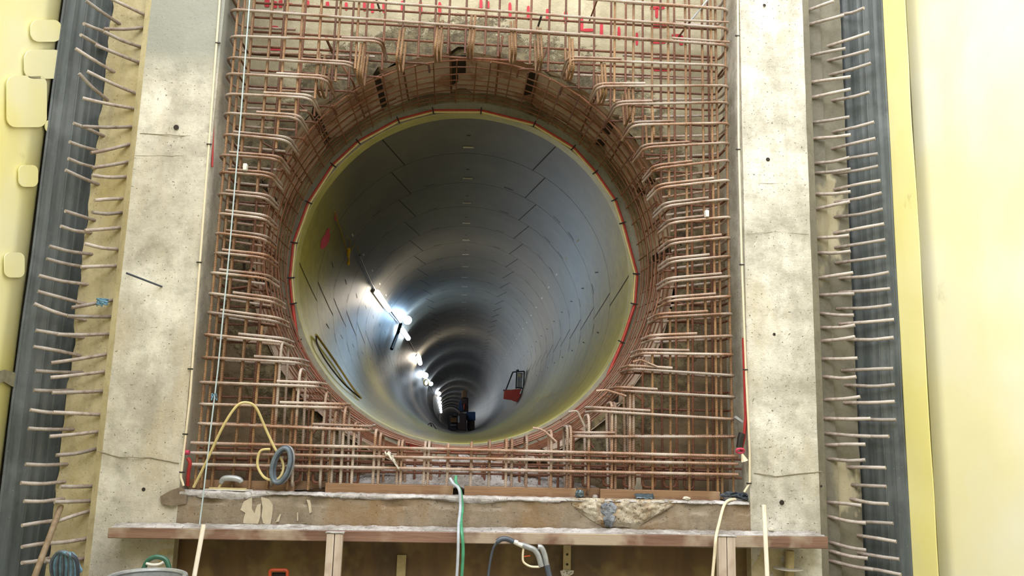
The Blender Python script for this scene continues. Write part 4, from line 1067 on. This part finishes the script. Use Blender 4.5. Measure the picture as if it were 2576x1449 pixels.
lamp('bulb', 1084, 965, 1084, 966, 'small white lamp just beside the hanging cable coil', 10, (0.75, 0.86, 1.0), 0.10, 'lampb')
far = [(0, 0, 46), (0, 0, 55), (0, 0, 64), (0, 0, 74), (0, 0, 84), (0, 0, 95), (0, 0, 107)]
FT = ['nearest of the far cluster of small lamps', 'second of the far cluster of small lamps', 'third of the far cluster of small lamps', 'fourth of the far cluster of small lamps', 'fifth of the far cluster of small lamps', 'last but one of the far cluster of small lamps', 'farthest lamp visible down the tunnel']
for i, (px, py, Y) in enumerate(far):
    m = tun((XC+bendx(Y)-1.38, Y, ZC+0.7)); o = thing('tunnel_lamp', m, FT[i], 'lamp', 'lamps along the tunnel wall')
    b = MB(); bmesh.ops.create_uvsphere(b.bm, u_segments=14, v_segments=8, radius=0.13, matrix=Matrix.Translation(m)); b.build('bulb', M['lampb'], o)
    b = MB(); b.tube([m, m-Vector((0.18, 0, 0))], 0.04, 8); b.build('base', M['grey'], o)
    l = bpy.data.lights.new('lamp_light', 'POINT'); l.energy = 15; l.color = WC if i % 2 else (0.85, 0.9, 1.0); l.shadow_soft_size = 0.1
    lo = bpy.data.objects.new('lamp_light', l); COL.objects.link(lo); lo.parent = o; lo.location = (0.25, 0, 0)
# cable linking the lamps
P = [cyl(x, y, 1.64) for x, y in ((905, 642), (925, 690), (948, 733), (982, 782), (1000, 805), (1012, 822), (1028, 852), (1038, 872), (1050, 893), (1058, 915), (1068, 942), (1078, 960), (1088, 985), (1100, 997))]
tag(MB().tube(spline(P, 4), 0.012, 6).build('lamp_cable', M['black']), 'black cable running along the left tunnel wall between the lamps', 'cable')
P = [cyl(x, y, 1.62) for x, y in ((1008, 815), (1000, 840), (985, 878))]
tag(MB().tube(P, 0.04, 8).build('black_duct', M['black']), 'short black duct on the left tunnel wall below the floodlight', 'duct')
o = thing('cable_coil', cyl(1072, 962, 1.6), 'small coil of pale cable hanging between two tunnel lamps', 'coil')
cq = cyl(1071, 962, 1.5)
for k in range(3):
    b = MB(); b.tube([cq+Vector((0.1*math.cos(t)+0.02*k, 0.04*k, 0.14*math.sin(t))) for t in [2*PI*j/20 for j in range(20)]], 0.018, 6, closed=True); b.build('turn', M['tan'], o)
# yellow rope and tag
o = thing('hanging_rope', cyl(845, 535, 1.68), 'ochre rope with a yellow tag hanging on the left tunnel wall', 'rope')
P = [cyl(x, y, 1.665) for x, y in ((842, 532), (852, 565), (863, 600), (871, 628))]
b = MB(); b.tube(spline(P, 4), 0.0075, 6); b.build('rope', M['ropey'], o)
P = [cyl(x, y, 1.655) for x, y in ((878, 626), (876, 640), (878, 652), (876, 664))]
b = MB(); b.tube(spline(P, 4), lambda t: 0.026*(0.7+0.3*math.sin(7*t)), 8); b.build('tag', M['yellow'], o)
P = [cyl(x, y, 1.66) for x, y in ((872, 595), (881, 606), (880, 632), (895, 615), (904, 640))]
b = MB(); b.tube(spline(P, 5), 0.006, 6); b.build('loose_end', M['ropey'], o)
# cables on the left near the mouth floor
P = [cyl(x, y, 1.675) for x, y in ((795, 842), (812, 865), (850, 920), (885, 972), (908, 1002))]
tag(MB().tube(spline(P, 5), 0.012, 6).build('ochre_cable', M['ropey']), 'ochre cable lying down the lower left of the tunnel mouth', 'cable', 'cables at the tunnel mouth')
P = [cyl(x, y, 1.675) for x, y in ((795, 846), (800, 872), (825, 915), (865, 965), (905, 1000))]
tag(MB().tube(spline(P, 5), 0.008, 6).build('dark_cable', M['black']), 'thin dark cable sagging below the ochre cable at the tunnel mouth', 'cable', 'cables at the tunnel mouth')
# red machine hanging on the right wall
Yh = 14.6
o = thing('hanging_machine', at(1297, 1010, Yh), 'red machine with a black frame on the right tunnel wall', 'machine')
p = at(1267, 978, Yh); q = at(1308, 1006, Yh)
b = MB(); b.hexa([at(1266, 1004, Yh), at(1300, 1008, Yh), at(1300, 1008, Yh+0.5), at(1266, 1004, Yh+0.5), at(1268, 982, Yh), at(1312, 978, Yh), at(1312, 978, Yh+0.5), at(1268, 982, Yh+0.5)]); b.build('body', M['machr'], o, bevel=0.02)
b = MB(); b.hexa([at(1288, 1008, Yh-0.05), at(1302, 1012, Yh-0.05), at(1302, 1012, Yh+0.4), at(1288, 1008, Yh+0.4), at(1290, 996, Yh-0.05), at(1312, 990, Yh-0.05), at(1312, 990, Yh+0.4), at(1290, 996, Yh+0.4)]); b.build('tray', M['machr'], o, bevel=0.02)
b = MB()
for (xa, ya, xb, yb) in ((1290, 936, 1273, 980), (1300, 932, 1298, 978), (1319, 934, 1317, 978), (1290, 936, 1319, 934), (1298, 975, 1317, 977), (1266, 982, 1283, 982)):
    b.bar(at(xa, ya, Yh+0.1), at(xb, yb, Yh+0.1), 0.035, 0.035)
b.build('frame', M['black'], o)
b = MB(); b.hexa([at(1301, 974, Yh+0.15), at(1314, 975, Yh+0.15), at(1314, 975, Yh+0.2), at(1301, 974, Yh+0.2), at(1302, 937, Yh+0.15), at(1315, 938, Yh+0.15), at(1315, 938, Yh+0.2), at(1302, 937, Yh+0.2)]); b.build('panel', M['grey'], o)
b = MB(); b.tube([at(1301, 930, Yh), at(1303, 936, Yh)], 0.04, 8); b.build('knob', M['black'], o)
b = MB(); b.lathe([(0.001, -0.02), (0.05, -0.02), (0.05, 0.05)], at(1306, 944, Yh+0.1), 14, 'Y'); b.build('dial', M['tan'], o)
# works train far down
Yt = 29.0
o = thing('works_train', at(1165, 1092, Yt), 'dark works train with blue and orange parts far down the tunnel floor', 'train')
def tb(x0, y0, x1, y1, Y, d, mat, name):
    b = MB(); b.hexa([at(x0, y1, Y), at(x1, y1, Y), at(x1, y1, Y)+Vector((0, d, 0)), at(x0, y1, Y)+Vector((0, d, 0)), at(x0, y0, Y), at(x1, y0, Y), at(x1, y0, Y)+Vector((0, d, 0)), at(x0, y0, Y)+Vector((0, d, 0))])
    b.build(name, M[mat], o, bevel=0.03)
tb(1150, 1040, 1174, 1084, Yt, 3, 'locor', 'cab'); tb(1127, 1048, 1150, 1083, Yt+1, 4, 'locod', 'frame'); tb(1133, 1050, 1150, 1063, Yt+0.8, 1, 'cardb', 'hopper')
tb(1174, 1036, 1196, 1058, Yt+1, 4, 'locob', 'cabinet'); tb(1176, 1058, 1194, 1084, Yt+0.8, 4, 'locor', 'wagon')
tb(1162, 982, 1174, 1001, Yt+3, 0.6, 'cardb', 'sign_board'); tb(1158, 1001, 1178, 1036, Yt+3.2, 0.8, 'locor', 'mast'); tb(1151, 1046, 1157, 1064, Yt-0.03, 0.1, 'grey', 'plate')
tb(1166, 1015, 1171, 1031, Yt+2.8, 0.1, 'orange', 'lamp_box'); tb(1137, 1038, 1152, 1048, Yt+0.8, 1, 'locod', 'hood'); tb(1133, 1068, 1149, 1071, Yt+0.75, 0.1, 'grey', 'rail_light')
b = MB(); b.prism([at(1153, 1032, Yt+2), at(1165, 1034, Yt+2), at(1160, 1005, Yt+2), at(1157, 1005, Yt+2)], (0, 0.5, 0)); b.build('tarpaulin', M['locob'], o)
# small black frame on the invert
o = thing('steel_trestle', at(1088, 1085, 14), 'small black steel frame low on the left side of the tunnel', 'frame')
b = MB()
for (xa, ya, xb, yb) in ((1071, 1073, 1082, 1064), (1082, 1064, 1088, 1066), (1088, 1066, 1102, 1086), (1082, 1064, 1090, 1084), (1086, 1068, 1082, 1082), (1071, 1073, 1090, 1084)):
    A = cyl(xa, ya, 1.62); B_ = cyl(xb, yb, 1.62)
    A = at(xa, ya, 14.0); B_ = at(xb, yb, 14.0)
    b.bar(A, B_, 0.022, 0.022)
b.build('struts', M['black'], o)
for o in bpy.data.objects:
    if '_w' in o: del o['_w']
